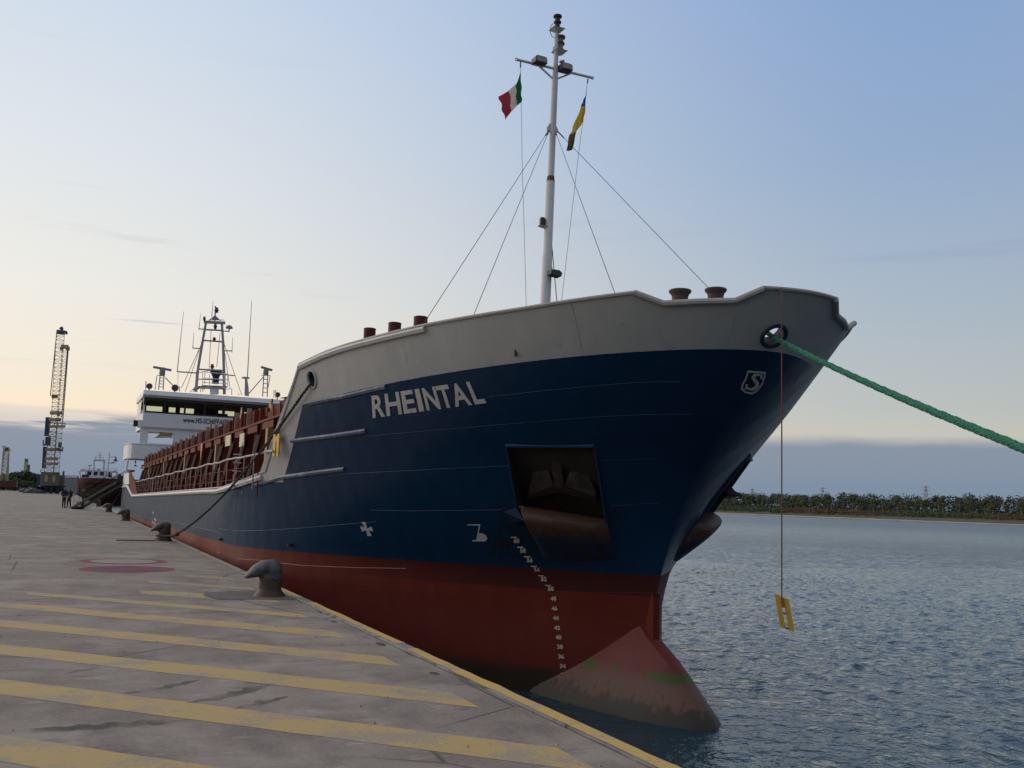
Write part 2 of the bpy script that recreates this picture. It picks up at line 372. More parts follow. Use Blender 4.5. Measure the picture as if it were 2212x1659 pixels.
# ------------------------------------------------------------------ the cargo ship
ship=thing('cargo_ship','large coaster with blue hull, grey bulwark and red bottom moored alongside the quay','ship',(HC,50,WL))
def sp(name,mb,m,smooth=False,parent=None):   # a part of the ship (meshes are in world coordinates)
    o=mb.obj(name,m,None,smooth); par=parent or ship; o.parent=par; o.matrix_parent_inverse=wm(par).inverted(); return o
def wm(o):
    m=Matrix.Translation(o.location) if o.parent is None else o.matrix_parent_inverse
    return m if o.parent is None else wm(o.parent)@m
def build_hull():
    qs=sorted(set([round((j/64)**2,6) for j in range(65)]+[t/12.9 for t in (.15,.3,.98,1.40,9.77,9.98,10.22,10.42)]))
    rows=[-3.4,-2.8,-2.2,-1.9,-1.6,-1.3,-1.0,-.7,-.4,-.2,0,.2,.4,.6,.8,1.0,1.2]
    K=16
    cols=[]
    for q in qs:
        t=q*12.9; zt=ztop_t(t); zz=rows+[1.35+(zt-1.35)*k/K for k in range(K+1)]
        cols.append([(float(hb_q(q,z)),float(hy0(z)+q*hL(z)),z) for z in zz])
    for Y,bf in [(30.4,1),(33,1),(36,1),(40,1),(45,1),(50,1),(55,1),(60,1),(65,1),(70.2,1),(72,1),(74,1),(75.4,1),(78,1),(82,1),(84,.985),(86,.95),(88,.89),(90,.80)]:
        zt=float(sheer_aft(Y)); zz=rows+[1.35+(zt-1.35)*k/K for k in range(K+1)]
        cols.append([(HB*bf,Y,z) for z in zz])
    nr=len(cols[0]); V=[];F=[]
    allc=[(-1,c) for c in cols[::-1]]+[(1,c) for c in cols[1:]]
    for sg,c in allc: V+=[(HC+sg*b,y,z) for b,y,z in c]
    for i in range(len(allc)-1):
        for k in range(nr-1): F.append((i*nr+k,i*nr+k+1,(i+1)*nr+k+1,(i+1)*nr+k))
    n=len(allc)
    F.append(tuple(range(nr))+tuple((n-1)*nr+k for k in range(nr))[::-1])   # transom
    bm=bmesh.new(); bv=[bm.verts.new(v) for v in V]
    for f in F: bm.faces.new([bv[i] for i in f])
    bmesh.ops.remove_doubles(bm,verts=bm.verts,dist=.0008)
    bmesh.ops.recalc_face_normals(bm,faces=bm.faces)
    def cut(poly,inw,rad,keep_inside=False):
        poly=[np.array(p) for p in poly]; c=sum(poly)/len(poly)
        planes=[]
        for i in range(len(poly)):
            a,b_=poly[i],poly[(i+1)%len(poly)]; no=np.cross(b_-a,inw); no/=np.linalg.norm(no)
            if (c-a)@no<0: no=-no
            planes.append((a,no))
        for a,no in planes:
            fs=[f for f in bm.faces if (f.calc_center_median()-Vector(c)).length<rad]
            ge=list({e for f in fs for e in f.edges}); gv=list({v for f in fs for v in f.verts})
            bmesh.ops.bisect_plane(bm,geom=fs+ge+gv,plane_co=Vector(a),plane_no=Vector(no),dist=1e-5)
        kill=[f for f in bm.faces if (f.calc_center_median()-Vector(c)).length<rad and all((np.array(f.calc_center_median())-a)@no>1e-4 for a,no in planes)]
        bmesh.ops.delete(bm,geom=kill,context='FACES')
    for sg in (1,-1):
        pk=[p if sg==1 else np.array([2*HC-p[0],p[1],p[2]]) for p in POCKET]
        iw=INW*np.array([sg,1,1]); cut(pk,iw,3.0)
    for c,n,r in FAIR:
        u=np.cross(n,[0,0,1.0]); u/=np.linalg.norm(u); w=np.cross(u,n)
        cut([c+r*(math.cos(a)*u+math.sin(a)*w) for a in np.linspace(0,2*math.pi,18,endpoint=False)],-n,.55)
    me=bpy.data.meshes.new('hull'); bm.to_mesh(me); bm.free(); me.materials.append(M['hull'])
    me.polygons.foreach_set('use_smooth',[True]*len(me.polygons)); me.set_sharp_from_angle(angle=math.radians(28))
    o=link('hull',me); o.parent=ship; o.matrix_parent_inverse=wm(ship).inverted(); return o
POCKET=[cast(1093,963),cast(1284,964),cast(1309,1128),cast(1116,1096)]
INW=-sum(hull_n(p) for p in POCKET); INW[2]=0; INW/=np.linalg.norm(INW)
pL=cast(674,819); pC=cast(1672,726)
FAIR=[(pL,hull_n(pL),.2),(np.array([2*HC-pL[0],pL[1],pL[2]]),hull_n(pL)*np.array([-1,1,1]),.2),(pC,hull_n(pC),.205)]
build_hull()

def hull_line(pts,r,m,name,off=0.0,n=6,sub=6,smooth=True):
    """pts: points on the shell; resample in (x,z) and drop on the shell again"""
    P=[np.array(p) for p in pts]; out=[]
    for a,b_ in zip(P[:-1],P[1:]):
        for k in range(sub):
            out.append(a+(b_-a)*k/sub)
    out.append(P[-1]); res=[]
    for p in out:
        if abs(p[0]-HC)<HB-.02: p=np.array([p[0],float(hY_b(p[0]-HC,p[2])),p[2]])
        res.append(p+off*hull_n(p))
    return sp(name,MB().tube(res,r,n),m,smooth)
d_=zoomc(850,1050,3.6867); a_=zoomc(900,850,2.212); b_z=zoomc(370,1350,4.424); e_=zoomc(1900,850,2.212); g_=zoomc(1050,1450,3.6867); k_=zoomc(1550,1380,2.676); v_=zoomc(600,1700,2.765); w_=zoomc(1650,1850,2.756)
M['rub']=mat('rubbing_strake_paint',(.07,.09,.14),.35,var=.25,tint=(.40,.40,.40),tamt=.5,tscale=3)
M['rubpale']=mat('rubbing_pipe_paint',(.50,.49,.46),.45,var=.12,tint=(.22,.2,.18),tamt=.5,tscale=4)
M['bulgrey']=mat('bulwark_grey_paint',(.36,.335,.30),.5,var=.1,tint=(.2,.12,.07),tamt=.3,tscale=3)
# rubbing pipes on the bow
hull_line([cast(*d_(500,880)),cast(*d_(950,790)),cast(*d_(1410,682))],.055,M['rub'],'rubbing_strake',.0)
hull_line([cast(*d_(300,1322)),cast(*d_(750,1265)),cast(*d_(1175,1203))],.055,M['rub'],'rubbing_strake',.0)
hull_line([cast(*b_z(1970,880)),cast(*a_(0,1492)),cast(*a_(230,1460)),cast(*g_(185,178))],.055,M['rub'],'rubbing_strake',.0)
hull_line([tz_pt(t,ztop_t(t)-.07) for t in np.linspace(9.75,5.25,14)],.07,M['rubpale'],'rubbing_strake',.01,sub=2)
# white pipe along the sheer of the long side
PW=[cast(*b_z(2075,768)),cast(*b_z(1900,825)),cast(*b_z(1700,890)),cast(*b_z(1570,935)),cast(*b_z(1440,972))]
PW+=[np.array([SIDE,Y,float(sheer_aft(Y))-.10]) for Y in (34,40,50,60,69.4)]+[np.array([SIDE,75.6,1.97]),np.array([SIDE,82,1.93])]
hull_line(PW,.075,M['rubpale'],'sheer_pipe',.02,sub=4)
# rail cap round the forecastle bulwark, both sides, thicker in the mooring dips
capn=[]
for sg,ts in ((-1,np.concatenate([np.linspace(9.77,1.45,30),[1.40]])),(1,np.concatenate([[1.40],np.linspace(1.45,9.77,30)]))):
    pts=[tz_pt(t,ztop_t(t),sg) for t in ts]; sp('bulwark_rail',MB().tube(pts,.035,6),M['bulgrey'],True)
    ts2=np.array([1.40,.98,.6,.3,.15]); pts=[tz_pt(t,ztop_t(t),sg,.02) for t in ts2]; sp('bulwark_rail',MB().tube(pts,.055,8),M['bulgrey'],True)
bb=np.linspace(-.75,.75,17); pts=[np.array([HC+b,float(hY_b(b,5.345)),5.345]) for b in bb]; sp('bulwark_rail',MB().tube(pts,.035,6),M['bulgrey'],True)
for sg in (-1,1):
    pts=[tz_pt(t,z,sg) for t,z in zip(np.linspace(9.77,10.22,8),np.linspace(4.80,2.32,8))]; sp('break_edge',MB().tube(pts,.045,6),M['rubpale'],True)
    pts=[tz_pt(t,ztop_t(t),sg) for t in (10.25,10.8,11.4,12,12.9)]+[np.array([HC+sg*HB,Y,float(sheer_aft(Y))]) for Y in (30.4,40,55,70.2,75.4,82)]
    sp('bulwark_rail',MB().tube(pts,.03,6),M['bulgrey'],True)
# weld seams
def seam(px,m='seam',r=.009): hull_line([cast(*q) for q in px],r*.72,M[m],'weld_seam',.0,n=5,sub=5)
seam([g_(480,660),g_(1000,670),g_(1500,664),g_(2040,655)]); seam([g_(0,255),g_(210,232),g_(750,205),g_(1400,170),g_(2115,138)])
seam([a_(570,1205),a_(1000,1165),a_(1600,1115),a_(2212,1065),e_(300,1050),e_(700,1045)],r=.007)
seam([a_(1450,925),a_(1800,885),a_(2212,845),e_(300,820),e_(600,812)],r=.007)
seam([b_z(1460,1495),b_z(1560,1515),b_z(1700,1527),b_z(2000,1524),g_(0,845),g_(300,818),g_(555,797)])
seam([b_z(200,1305),b_z(560,1365),b_z(900,1420),b_z(1450,1548)],r=.007)
seam([k_(960,243),k_(1150,238),k_(1450,228)],r=.005); seam([k_(1060,630),k_(1300,615),k_(1500,605)],r=.005)
seam([v_(270,175),v_(620,245),v_(1000,292),v_(1500,312),v_(1925,318)],'seamred')
seam([v_(830,405),v_(1200,437),v_(1900,482),k_(0,1347),k_(700,1365),k_(1430,1372)],'redox',.006)
seam([a_(2040,255),a_(2085,430),a_(2125,630)],'bulgrey',.008); seam([e_(995,330),e_(960,460),e_(925,570)],'bulgrey',.006)
seam([a_(0,970),a_(95,955),a_(185,940)],'bulgrey',.008)

# fairleads
for c,n,r in FAIR:
    A=np.array(Vector(n).to_track_quat('Z','Y').to_matrix())
    ring=[c+A@np.array([(r+.01)*math.cos(a),(r+.01)*math.sin(a),0.0]) for a in np.linspace(0,2*math.pi,28,endpoint=False)]
    fo=sp('fairlead',MB().tube(ring,.038,8,closed=True),M['bulgrey'] if c is not FAIR[2][0] else M['navy'],True)
    pr=MB(); V=[];F=[]
    for k,(rr,zz) in enumerate([(r,.0),(r*.93,-.10),(r*.95,-.24)]):
        for a in np.linspace(0,2*math.pi,24,endpoint=False): V.append(c+A@np.array([rr*math.cos(a),rr*math.sin(a),zz]))
    for k in range(2):
        for j in range(24): F.append((k*24+j,k*24+(j+1)%24,(k+1)*24+(j+1)%24,(k+1)*24+j))
    sp('fairlead_bore',pr.add(V,F),M['navy'],True,parent=fo)

# anchor pocket, anchor and bolster on both bows
def build_anchor(sg):
    mr=lambda p: np.array(p) if sg==1 else np.array([2*HC-p[0],p[1],p[2]])
    TL,TR,BR,BL=POCKET; dep=.44
    bTL,bTR=TL+INW*dep*.55+[0,0,-.12],TR+INW*dep*.55+[0,0,-.12]; bBR,bBL=BR+INW*(dep+.2)+[0,0,.05],BL+INW*(dep+.2)+[0,0,.05]
    m=MB()
    for q in ((TL,TR,bTR,bTL),(TR,BR,bBR,bTR),(BR,BL,bBL,bBR),(BL,TL,bTL,bBL),(bTL,bTR,bBR,bBL)): m.add([mr(p) for p in q],[(0,1,2,3)])
    sp('anchor_pocket',m,M['pocket'])
    fr=MB().tube([mr(TL-INW*.02),mr((TL+TR)/2-INW*.02+hull_n((TL+TR)/2)*.0),mr(TR-INW*.02)],.035,6); sp('pocket_frame',fr,M['bluegloss'],True)
    fr=MB().tube([mr(TL),mr(BL)],.022,6); sp('pocket_frame',fr,M['bluegloss'],True)
    fr=MB().tube([mr(TR),mr(BR)],.022,6); sp('pocket_frame',fr,M['bluegloss'],True)
    # bolster: rounded lip under the pocket, fading back into the shell
    S=np.array([BL+(BR-BL)*k/14 for k in range(15)]); V=[];F=[]; prof=[]
    nz=12
    for i,p in enumerate(S):
        f=i/14; e=min(1,min(f/.05,(1-f)/.16)); 
        zt=p[2]+.04; zb=.50+.12*f
        row=[]
        for k in range(nz+1):
            u=k/nz; z=zt+(zb-zt)*u
            # shell point below p: same x, own Y
            xx=p[0]+(.06*(u>0)+.78-.42*f)*u; base=np.array([xx,float(hY_b(xx-HC,z)),z])
            bul=(math.sin(min(1,u/.24)*math.pi/2)**.8 if u<.24 else math.cos((u-.24)/.76*math.pi/2)**1.25)*.37*(e**.5)
            row.append(base-INW*(bul-.04*(u>.97)))
        V+= [mr(q) for q in row]
        back=[mr(S[i]+INW*.5+[0,0,-.03])]
        prof.append(row)
    n=nz+1
    for i in range(14):
        for k in range(nz): F.append((i*n+k,i*n+k+1,(i+1)*n+k+1,(i+1)*n+k))
    k0=len(V)
    for i in range(15): V.append(mr(S[i]+INW*.7+[0,0,.04]))
    for i in range(14): F.append((i*n,(i+1)*n,k0+i+1,k0+i))
    sp('bolster',MB().add(V,F),M['bolster'],50)
    # gusset at the after end of the bolster
    p0=BL; q0=np.array([p0[0]-.15,0,p0[2]-.10]); q0[1]=float(hY_b(q0[0]-HC,q0[2])); q1=np.array([p0[0]+.05,0,p0[2]-.34]); q1[1]=float(hY_b(q1[0]-HC,q1[2]))
    top=p0-INW*.02; out=prof[1][3]
    g=MB().add([mr(top),mr(q0-INW*.01),mr(q1-INW*.01),mr(out)],[(0,1,3),(1,2,3),(0,3,2)]); sp('bolster_gusset',g,M['navyblue'])
    # anchor: shank, crown and two flukes
    cx=(TL+TR)/2; mid=(TL+TR+BL+BR)/4; U=np.cross(INW,[0,0,1.0]); U/=np.linalg.norm(U)   # along the ship
    if U@(TR-TL)<0: U=-U
    dn=((BL+BR)/2-(TL+TR)/2); dn/=np.linalg.norm(dn); W=INW
    o0=(TL+TR)/2+dn*.74+W*.16
    P=lambda u,v,w: mr(o0+U*u+dn*v+W*w)
    an=sp('anchor',MB().add([P(-.10,-.5,.08),P(.10,-.5,.08),P(.10,.22,.0),P(-.10,.22,.0),P(-.10,-.5,.2),P(.10,-.5,.2),P(.10,.22,.2),P(-.10,.22,.2)],[(0,1,2,3),(4,7,6,5),(0,4,5,1),(1,5,6,2),(2,6,7,3),(3,7,4,0)]),M['anchor'])
    for s in (-1,1):
        poly=[P(s*.12,.18,.02),P(s*.72,.42,.06),P(s*.72,.28,.12),P(s*.50,-.40,.22),P(s*.24,-.22,.16)]
        sp('fluke',MB().prism(poly,mr(o0+W*.10)-mr(o0)),M['anchor'],parent=an)
    cr=[P(-.74,.44,-.03),P(-.12,.20,-.10),P(.12,.20,-.10),P(.74,.44,-.03),P(.74,.52,.02),P(0,.34,-.02),P(-.74,.52,.02)]
    sp('crown',MB().prism(cr,mr(o0+W*.25)-mr(o0)),M['anchor'],parent=an)
    tipb=[P(.70,.50,.10),P(.92,.30,-.62),P(.80,.62,.0),P(.60,.62,.15)]
    return an
M['navyblue']=mat('gusset_paint',(.005,.014,.036),.7,var=.3,spec=.15)
M['bluegloss']=mat('blue_trim_paint',(.012,.036,.095),.45,var=.2)
M['pocket']=mat('pocket_steel',(.034,.022,.017),.65,var=.5,vscale=2.5,tint=(.10,.030,.014),tamt=.7,tscale=1.6)
M['anchor']=mat('anchor_steel',(.034,.019,.014),.6,var=.5,vscale=4,bump=.3,tint=(.16,.10,.07),tamt=.5,tscale=3)
def bol_build(g,pos,c,b):
    w=g.world(); z=g.sep(w)[2]; n=g.noise(g.mapping(w,(3,3,.6)),2.2,6,.65)
    rust=g.mix(n,(.035,.020,.013),(.095,.042,.018)); rust=g.mix(g.ramp(g.noise(g.mapping(w,(2.2,2.2,.3)),2.6,5,.6,off=5.),.60,.72),rust,(.17,.06,.022))
    low=g.mix(g.ramp(n,.40,.66),(.0042,.022,.058),(.020,.014,.012))
    return g.mix(g.ramp(g.add(z,g.mul(g.sub(n,.5),.5)),.95,1.25),low,rust)
M['bolster']=mat('bolster_rust',(.1,.05,.03),.62,build=bol_build,bump=.25,bscale=14)
for sg in (1,-1): build_anchor(sg)
z3=zoomc(2050,1350,2.765); fx=HC+2.75
sp('anchor_fluke',MB().prism([at_x(*z3(*q),fx) for q in [(800,575),(820,600),(886,640),(740,672),(690,660)]],(-.25,.12,0)),M['anchor'])

# bulbous bow
def bulb_build(g,pos,c,b):
    w=g.world(); x,y,z=g.sep(w)[0:3]
    n=g.noise(g.mapping(w,(1.5,1.5,1.0)),2.6,6,.65); f=g.noise(g.mapping(w,(3,3,.7)),5,5,.7,off=2.); s=g.noise(g.mapping(w,(2.5,2.5,.35)),3,5,.6,off=6.)
    red=g.mix(n,(.135,.020,.014),(.195,.038,.027))
    silt=g.mix(f,(.12,.050,.032),(.19,.092,.060)); silt=g.mix(g.ramp(s,.56,.7),silt,(.10,.06,.04))
    c=g.mix(g.ramp(g.add(z,g.mul(g.sub(f,.5),.35)),-1.36,-1.62),red,silt)
    weed=g.mul(g.ramp(g.math('ABSOLUTE',g.add(z,g.add(1.46,g.mul(g.sub(f,.5),.30)))),.13,.04),g.ramp(g.noise(w,1.15,3,.5,off=1.7),.44,.56))
    c=g.mix(weed,c,g.mix(f,(.035,.055,.010),(.085,.125,.018)))
    low=g.ramp(g.add(z,g.mul(g.sub(s,.5),.8)),-1.80,-2.02)
    return g.mix(g.mul(low,.92),c,g.mix(f,(.016,.016,.008),(.040,.036,.018)))
M['bulb']=mat('bulb_paint',(.2,.06,.05),.6,build=bulb_build,bump=.2,bscale=9)
def build_bulb():
    rp=[at_x(*w_(*q),HC+.10) for q in [(1225,480),(1290,560),(1425,720),(1565,940),(1655,1100),(1720,1240),(1748,1330)]]
    ry=[19.5,16.75]+[p[1] for p in rp]+[rp[-1][1]-.08]; rz=[-.60,-.60]+[p[2] for p in rp]+[-2.9]
    ry=ry[::-1]; rz=rz[::-1]; nose=ry[0]
    bw=lambda Y: float(np.interp(Y-nose,[0,.06,.25,.6,1.1,1.8,2.8,4.0,5.1],[.08,.20,.38,.64,.88,1.10,1.38,1.66,1.74]))
    V=[];F=[]; n=12
    Ys=[19.2,18.6,18.0,17.4,16.9,16.6]+list(np.linspace(16.35,nose+.02,16))
    for Y in Ys:
        zt=float(np.interp(Y,ry,rz)); B=bw(Y); zb=-3.3; e=min(.15,B*.6)
        for s_ in range(-n,n+1):
            a=abs(s_)
            if a==0: x,z=0,zt
            elif a==1: x,z=e,zt-.035
            else:
                u=(a-1)/(n-1); z=zt-.035+(zb-zt)*u; k=min(1,(zt-.035-z)/max(zt-WL,.3)); x=e+(B-e)*k**.92 if k<1 else B*(1+.04*(WL-z))
            V.append((HC+math.copysign(x,s_),Y,z))
    m=2*n+1
    for i in range(len(Ys)-1):
        for k in range(m-1): F.append((i*m+k,i*m+k+1,(i+1)*m+k+1,(i+1)*m+k))
    F.append(tuple((len(Ys)-1)*m+k for k in range(m)))
    sp('bulbous_bow',MB().add(V,F),M['bulb'],32)
build_bulb()
# flat stem bar down to the bulb
sp('stem_bar',MB().bx(HC-.07,HC+.07,float(hy0(-.3))-.10,float(hy0(-.3))+.25,-.95,.02),M['hull'])

# decks
def deck(z,y_from,y_to,inset,name,m,t_end=None):
    ys=np.linspace(y_from,y_to,26); L_=[];R_=[]
    for Y in ys:
        t=max(0,Y-float(hy0(z))); b=max(.02,float(hb_t(t,z))-inset); L_.append((HC-b,Y,z)); R_.append((HC+b,Y,z))
    V=L_+R_; n=len(ys); F=[(i,i+1,n+i+1,n+i) for i in range(n-1)]
    sp(name,MB().add(V,F),m)
deck(4.12,float(hy0(4.12))+.1,24.2,.05,'forecastle_deck',M['redox'])
deck(1.05,24.0,84,.04,'main_deck',M['redox'])
sp('forecastle_bulkhead',MB().bx(HC-5.3,HC+5.3,24.0,24.1,1.1,4.1),M['white'])
# red mushroom vents and mooring rollers on the forecastle
for (px,w) in (((799,710),.44),((853,698),.46),((909,685),.46)):
    p=at_x(px[0],px[1],3.0); r=.155
    o=MB().lathe([(r,4.12),(r,p[2]-.03),(r+.006,p[2]-.02),(r+.006,p[2]),(r-.02,p[2]+.012)],(p[0],p[1],0),22); sp('vent_pipe',o,M['darkred'],True)
for px in ((1469,640),(1546,637)):
    p=at_x(px[0],px[1],6.15 if px[0]<1500 else 6.95); z=p[2]
    o=MB().lathe([(.20,4.12),(.20,4.2),(.155,4.3),(.15,z-.02),(.165,z+.03),(.205,z+.07),(.21,z+.10),(.19,z+.12),(.10,z+.13)],(p[0],p[1],0),24); sp('mooring_bitt',o,M['bittrust'],True)

# ---- lettering and marks wrapped on the shell
def text_mesh(txt,offset=0.0,res=3):
    cu=bpy.data.curves.new('t','FONT'); cu.body=txt; cu.size=1; cu.offset=offset; cu.resolution_u=res
    o=bpy.data.objects.new('t',cu); COL.objects.link(o); dg=bpy.context.evaluated_depsgraph_get(); dg.update()
    me=bpy.data.meshes.new_from_object(o.evaluated_get(dg)); bpy.data.objects.remove(o)
    V=np.array([v.co[:] for v in me.vertices]); F=[tuple(p.vertices) for p in me.polygons]; bpy.data.meshes.remove(me); return V,F
def subdivide_mesh(V,F,cuts):
    bm=bmesh.new(); bv=[bm.verts.new(v) for v in V]
    for f in F:
        try: bm.faces.new([bv[i] for i in f])
        except Exception: pass
    bmesh.ops.triangulate(bm,faces=bm.faces); 
    for _ in range(cuts): bmesh.ops.subdivide_edges(bm,edges=[e for e in bm.edges if e.calc_length()>.12],cuts=1); bmesh.ops.triangulate(bm,faces=bm.faces)
    bm.verts.index_update(); V2=np.array([v.co[:] for v in bm.verts]); F2=[tuple(v.index for v in f.verts) for f in bm.faces]; bm.free(); return V2,F2
def wrap(V,F,corners,name,m,off=.012,thick=.012,label=None,parent=None):
    """V in unit square; corners BL,BR,TR,TL as points on the shell"""
    BL,BR,TR,TL=[np.array(c) for c in corners]; P=[]
    for u,v in V[:,:2]:
        p=(1-u)*(1-v)*BL+u*(1-v)*BR+u*v*TR+(1-u)*v*TL
        if abs(p[0]-HC)<HB-.01: p=np.array([p[0],float(hY_b(p[0]-HC,p[2])),p[2]])
        P.append((p+hull_n(p)*off,hull_n(p)))
    n=len(P); vv=[p for p,_ in P]+[p-nn*thick for p,nn in P]
    edges={}
    for f in F:
        for a,b in zip(f,f[1:]+f[:1]): edges[(a,b)]=1
    FF=list(F)+[(b,a,a+n,b+n) for (a,b) in edges if (b,a) not in edges]
    o=MB().add(vv,FF).obj(name,m); par=parent or ship; o.parent=par; o.matrix_parent_inverse=wm(par).inverted()
    if label: o['label']=label
    return o
def box01(V):
    lo=V.min(0); hi=V.max(0); W=V.copy(); W[:,:2]=(V[:,:2]-lo[:2])/(hi[:2]-lo[:2]); return W
# ship's name, one welded plate letter each; x extents (in the name box) read from the photograph
NB=[cast(806,903),cast(1052,870),cast(1030,822),cast(803,855)]
xs={'R':(0,.110),'H':(.126,.262),'E':(.280,.392),'I':(.414,.458),'N':(.482,.605),'T':(.612,.728),'A':(.730,.874),'L':(.900,.995)}
for i,ch in enumerate('RHEINTAL'):
    V,F=text_mesh(ch,.022); V=box01(V); V,F=subdivide_mesh(V,F,1); u0,u1=xs[ch]; V[:,0]=u0+(u1-u0)*V[:,0]
    wrap(V,F,NB,'letter',M['letter'])
# faint outline of an earlier name left under the new one
V,F=text_mesh('SHELAND',.02); V=box01(V); V,F=subdivide_mesh(V,F,1)
gb=[cast(848,908),cast(1010,884),cast(1003,858),cast(845,880)]
M['ghost']=mat('painted_over_plate',(.0065,.022,.066),.36,var=.2)
wrap(V,F,gb,'old_letters',M['ghost'],.004,.004)
# shield emblem with S
def poly_ring(o,i): 
    n=len(o); return np.array([(x,y,0) for x,y in o+i]),[(k,(k+1)%n,n+(k+1)%n,n+k) for k in range(n)]
outer=[(.28,1.0),(1.0,.94),(.93,.70),(.82,.42),(.60,.12),(.40,.0),(.15,.06),(.02,.22),(.05,.42),(.18,.72)]
cxy=np.mean(outer,0); inner=[tuple(np.array(cxy)+(np.array(q)-cxy)*.87) for q in outer]
EB=[cast(*e_(1024,905)),cast(*e_(1205,905)),cast(*e_(1205,738)),cast(*e_(1024,738))]
V,F=poly_ring(outer,inner); V,F=subdivide_mesh(V,F,1); emb=wrap(V,F,EB,'emblem',M['letter'],label='outlined shield emblem with a serif letter S')
sc=[(.78,.72),(.74,.80),(.62,.84),(.50,.80),(.45,.70),(.50,.60),(.58,.50),(.60,.38),(.52,.26),(.38,.20),(.26,.24),(.22,.34)]
th=[.02,.035,.045,.055,.065,.075,.08,.075,.065,.05,.035,.02]
Lp=[];Rp=[]
for k in range(len(sc)):
    t=np.array(sc[min(k+1,len(sc)-1)])-np.array(sc[max(k-1,0)]); t=t/np.linalg.norm(t); nn=np.array([-t[1],t[0]]); Lp.append(np.array(sc[k])+nn*th[k]); Rp.append(np.array(sc[k])-nn*th[k])
V=np.array([(p[0],p[1],0) for p in Lp+Rp]); n=len(sc); F=[(k,k+1,n+k+1,n+k) for k in range(n-1)]
V=np.concatenate([V,np.array([(.74,.64,0),(.82,.64,0),(.85,.84,0),(.77,.84,0),(.14,.22,0),(.21,.22,0),(.25,.42,0),(.18,.42,0)])]); F+= [(2*n,2*n+1,2*n+2,2*n+3),(2*n+4,2*n+5,2*n+6,2*n+7)]
wrap(V,F,EB,'emblem_letter',M['letter'],parent=emb)
# draft marks 60 ... 32
dpix=[k_(245,945),k_(300,1028),k_(358,1110),k_(418,1192),k_(478,1272),k_(538,1355),k_(560,1440),k_(570,1523),k_(582,1605),w_(335,445),w_(347,528),w_(360,612),w_(370,698),w_(384,782),w_(392,860)]
for (px,py),num in zip(dpix,range(60,30,-2)):
    V,F=text_mesh(str(num),.03); V=box01(V); dw,dh=12.4,9.6
    wrap(V,F,[cast(px,py),cast(px+dw,py+.4),cast(px+dw-.9,py-dh+.4),cast(px-.9,py-dh)],'draft_mark',M['draft'],.015,.015,label='painted draft figure %d'%num)
    if num>=50:
        V=np.array([(0,0,0),(1,0,0),(1,1,0),(0,1,0)],float); a,b=px-6.5,py-dh-1.6
        wrap(V,[(0,1,2,3)],[cast(a,b),cast(a+12.5,b+.3),cast(a+12.5,b-1.0),cast(a,b-1.3)],'draft_line',M['draft'],.015,.015)
# bow thruster mark (cross of four blades) and bulb mark
TB=[cast(*g_(372,965)),cast(*g_(524,965)),cast(*g_(524,797)),cast(*g_(372,797))]
bl=[[(.10,1.0),(.42,1.0),(.55,.48),(.42,.50)],[(.0,.68),(.0,.58),(.18,.30),(.45,.45),(.55,.55)],[(.42,.52),(.56,.50),(.82,.0),(.56,.0)],[(.5,.48),(.78,.70),(1.0,.42),(1.0,.30),(.52,.50)]]
vv=[];ff=[]
for b4 in ([(.09,.97),(.24,1.0),(.43,.93),(.56,.47),(.42,.53)],[(0,.68),(.17,.30),(.32,.40),(.52,.42),(.45,.60),(.28,.63)],[(.43,.53),(.57,.47),(.68,.36),(.90,.02),(.57,.0)],[(.45,.55),(.6,.55),(.80,.68),(.93,.55),(1.0,.32),(.70,.40),(.52,.42)]):
    k=len(vv); vv+=[(x,y,0) for x,y in b4]; ff.append(tuple(range(k,k+len(b4))))
wrap(np.array(vv,float),ff,TB,'thruster_mark',M['letter'],.008,.008,label='white propeller cross painted on the bow')
BB=[cast(*g_(1635,1030)),cast(*g_(1866,1030)),cast(*g_(1866,822)),cast(*g_(1635,822))]
vv=[(0,.97,0),(.65,.97,0),(.64,.92,0),(0,.93,0),(.58,.92,0),(.64,.92,0),(.51,.05,0),(.44,.05,0),(.26,.08,0),(.50,.08,0),(.50,.02,0),(.26,.02,0)]
arc=[(.50,.02),(.88,.02),(.96,.08),(1.0,.18),(.97,.30),(.88,.40),(.76,.46),(.56,.48)]
k=len(vv); vv+=[(x,y,0) for x,y in arc]; wrap(np.array(vv,float),[(0,1,2,3),(4,5,6,7),(8,9,10,11),tuple(range(k,k+len(arc)))],BB,'bulb_mark',M['letter'],.008,.008,label='white bulbous bow mark')
# midship marks, tiny drain scupper streaks
for q in ((525,1270),(520,1400),(548,1360),(560,1380),(540,1420),(560,1440)):
    p=at_x(*b_z(*q),SIDE-.01); sp('load_mark',MB().box((SIDE-.008,p[1],p[2]),(.01,.5,.10)),M['letter'])
p=cast(*v_(915,105)); sp('overboard_pipe',MB().tube([p,p+hull_n(p)*.12],.045,8),M['darkmetal'],True)
p=cast(*v_(305,60)); sp('overboard_pipe',MB().tube([p,p+hull_n(p)*.10],.04,8),M['darkmetal'],True)
p=cast(*a_(1650,605)); sp('bulwark_scupper',MB().box(p,(.05,.05,.16)),M['darkmetal'])

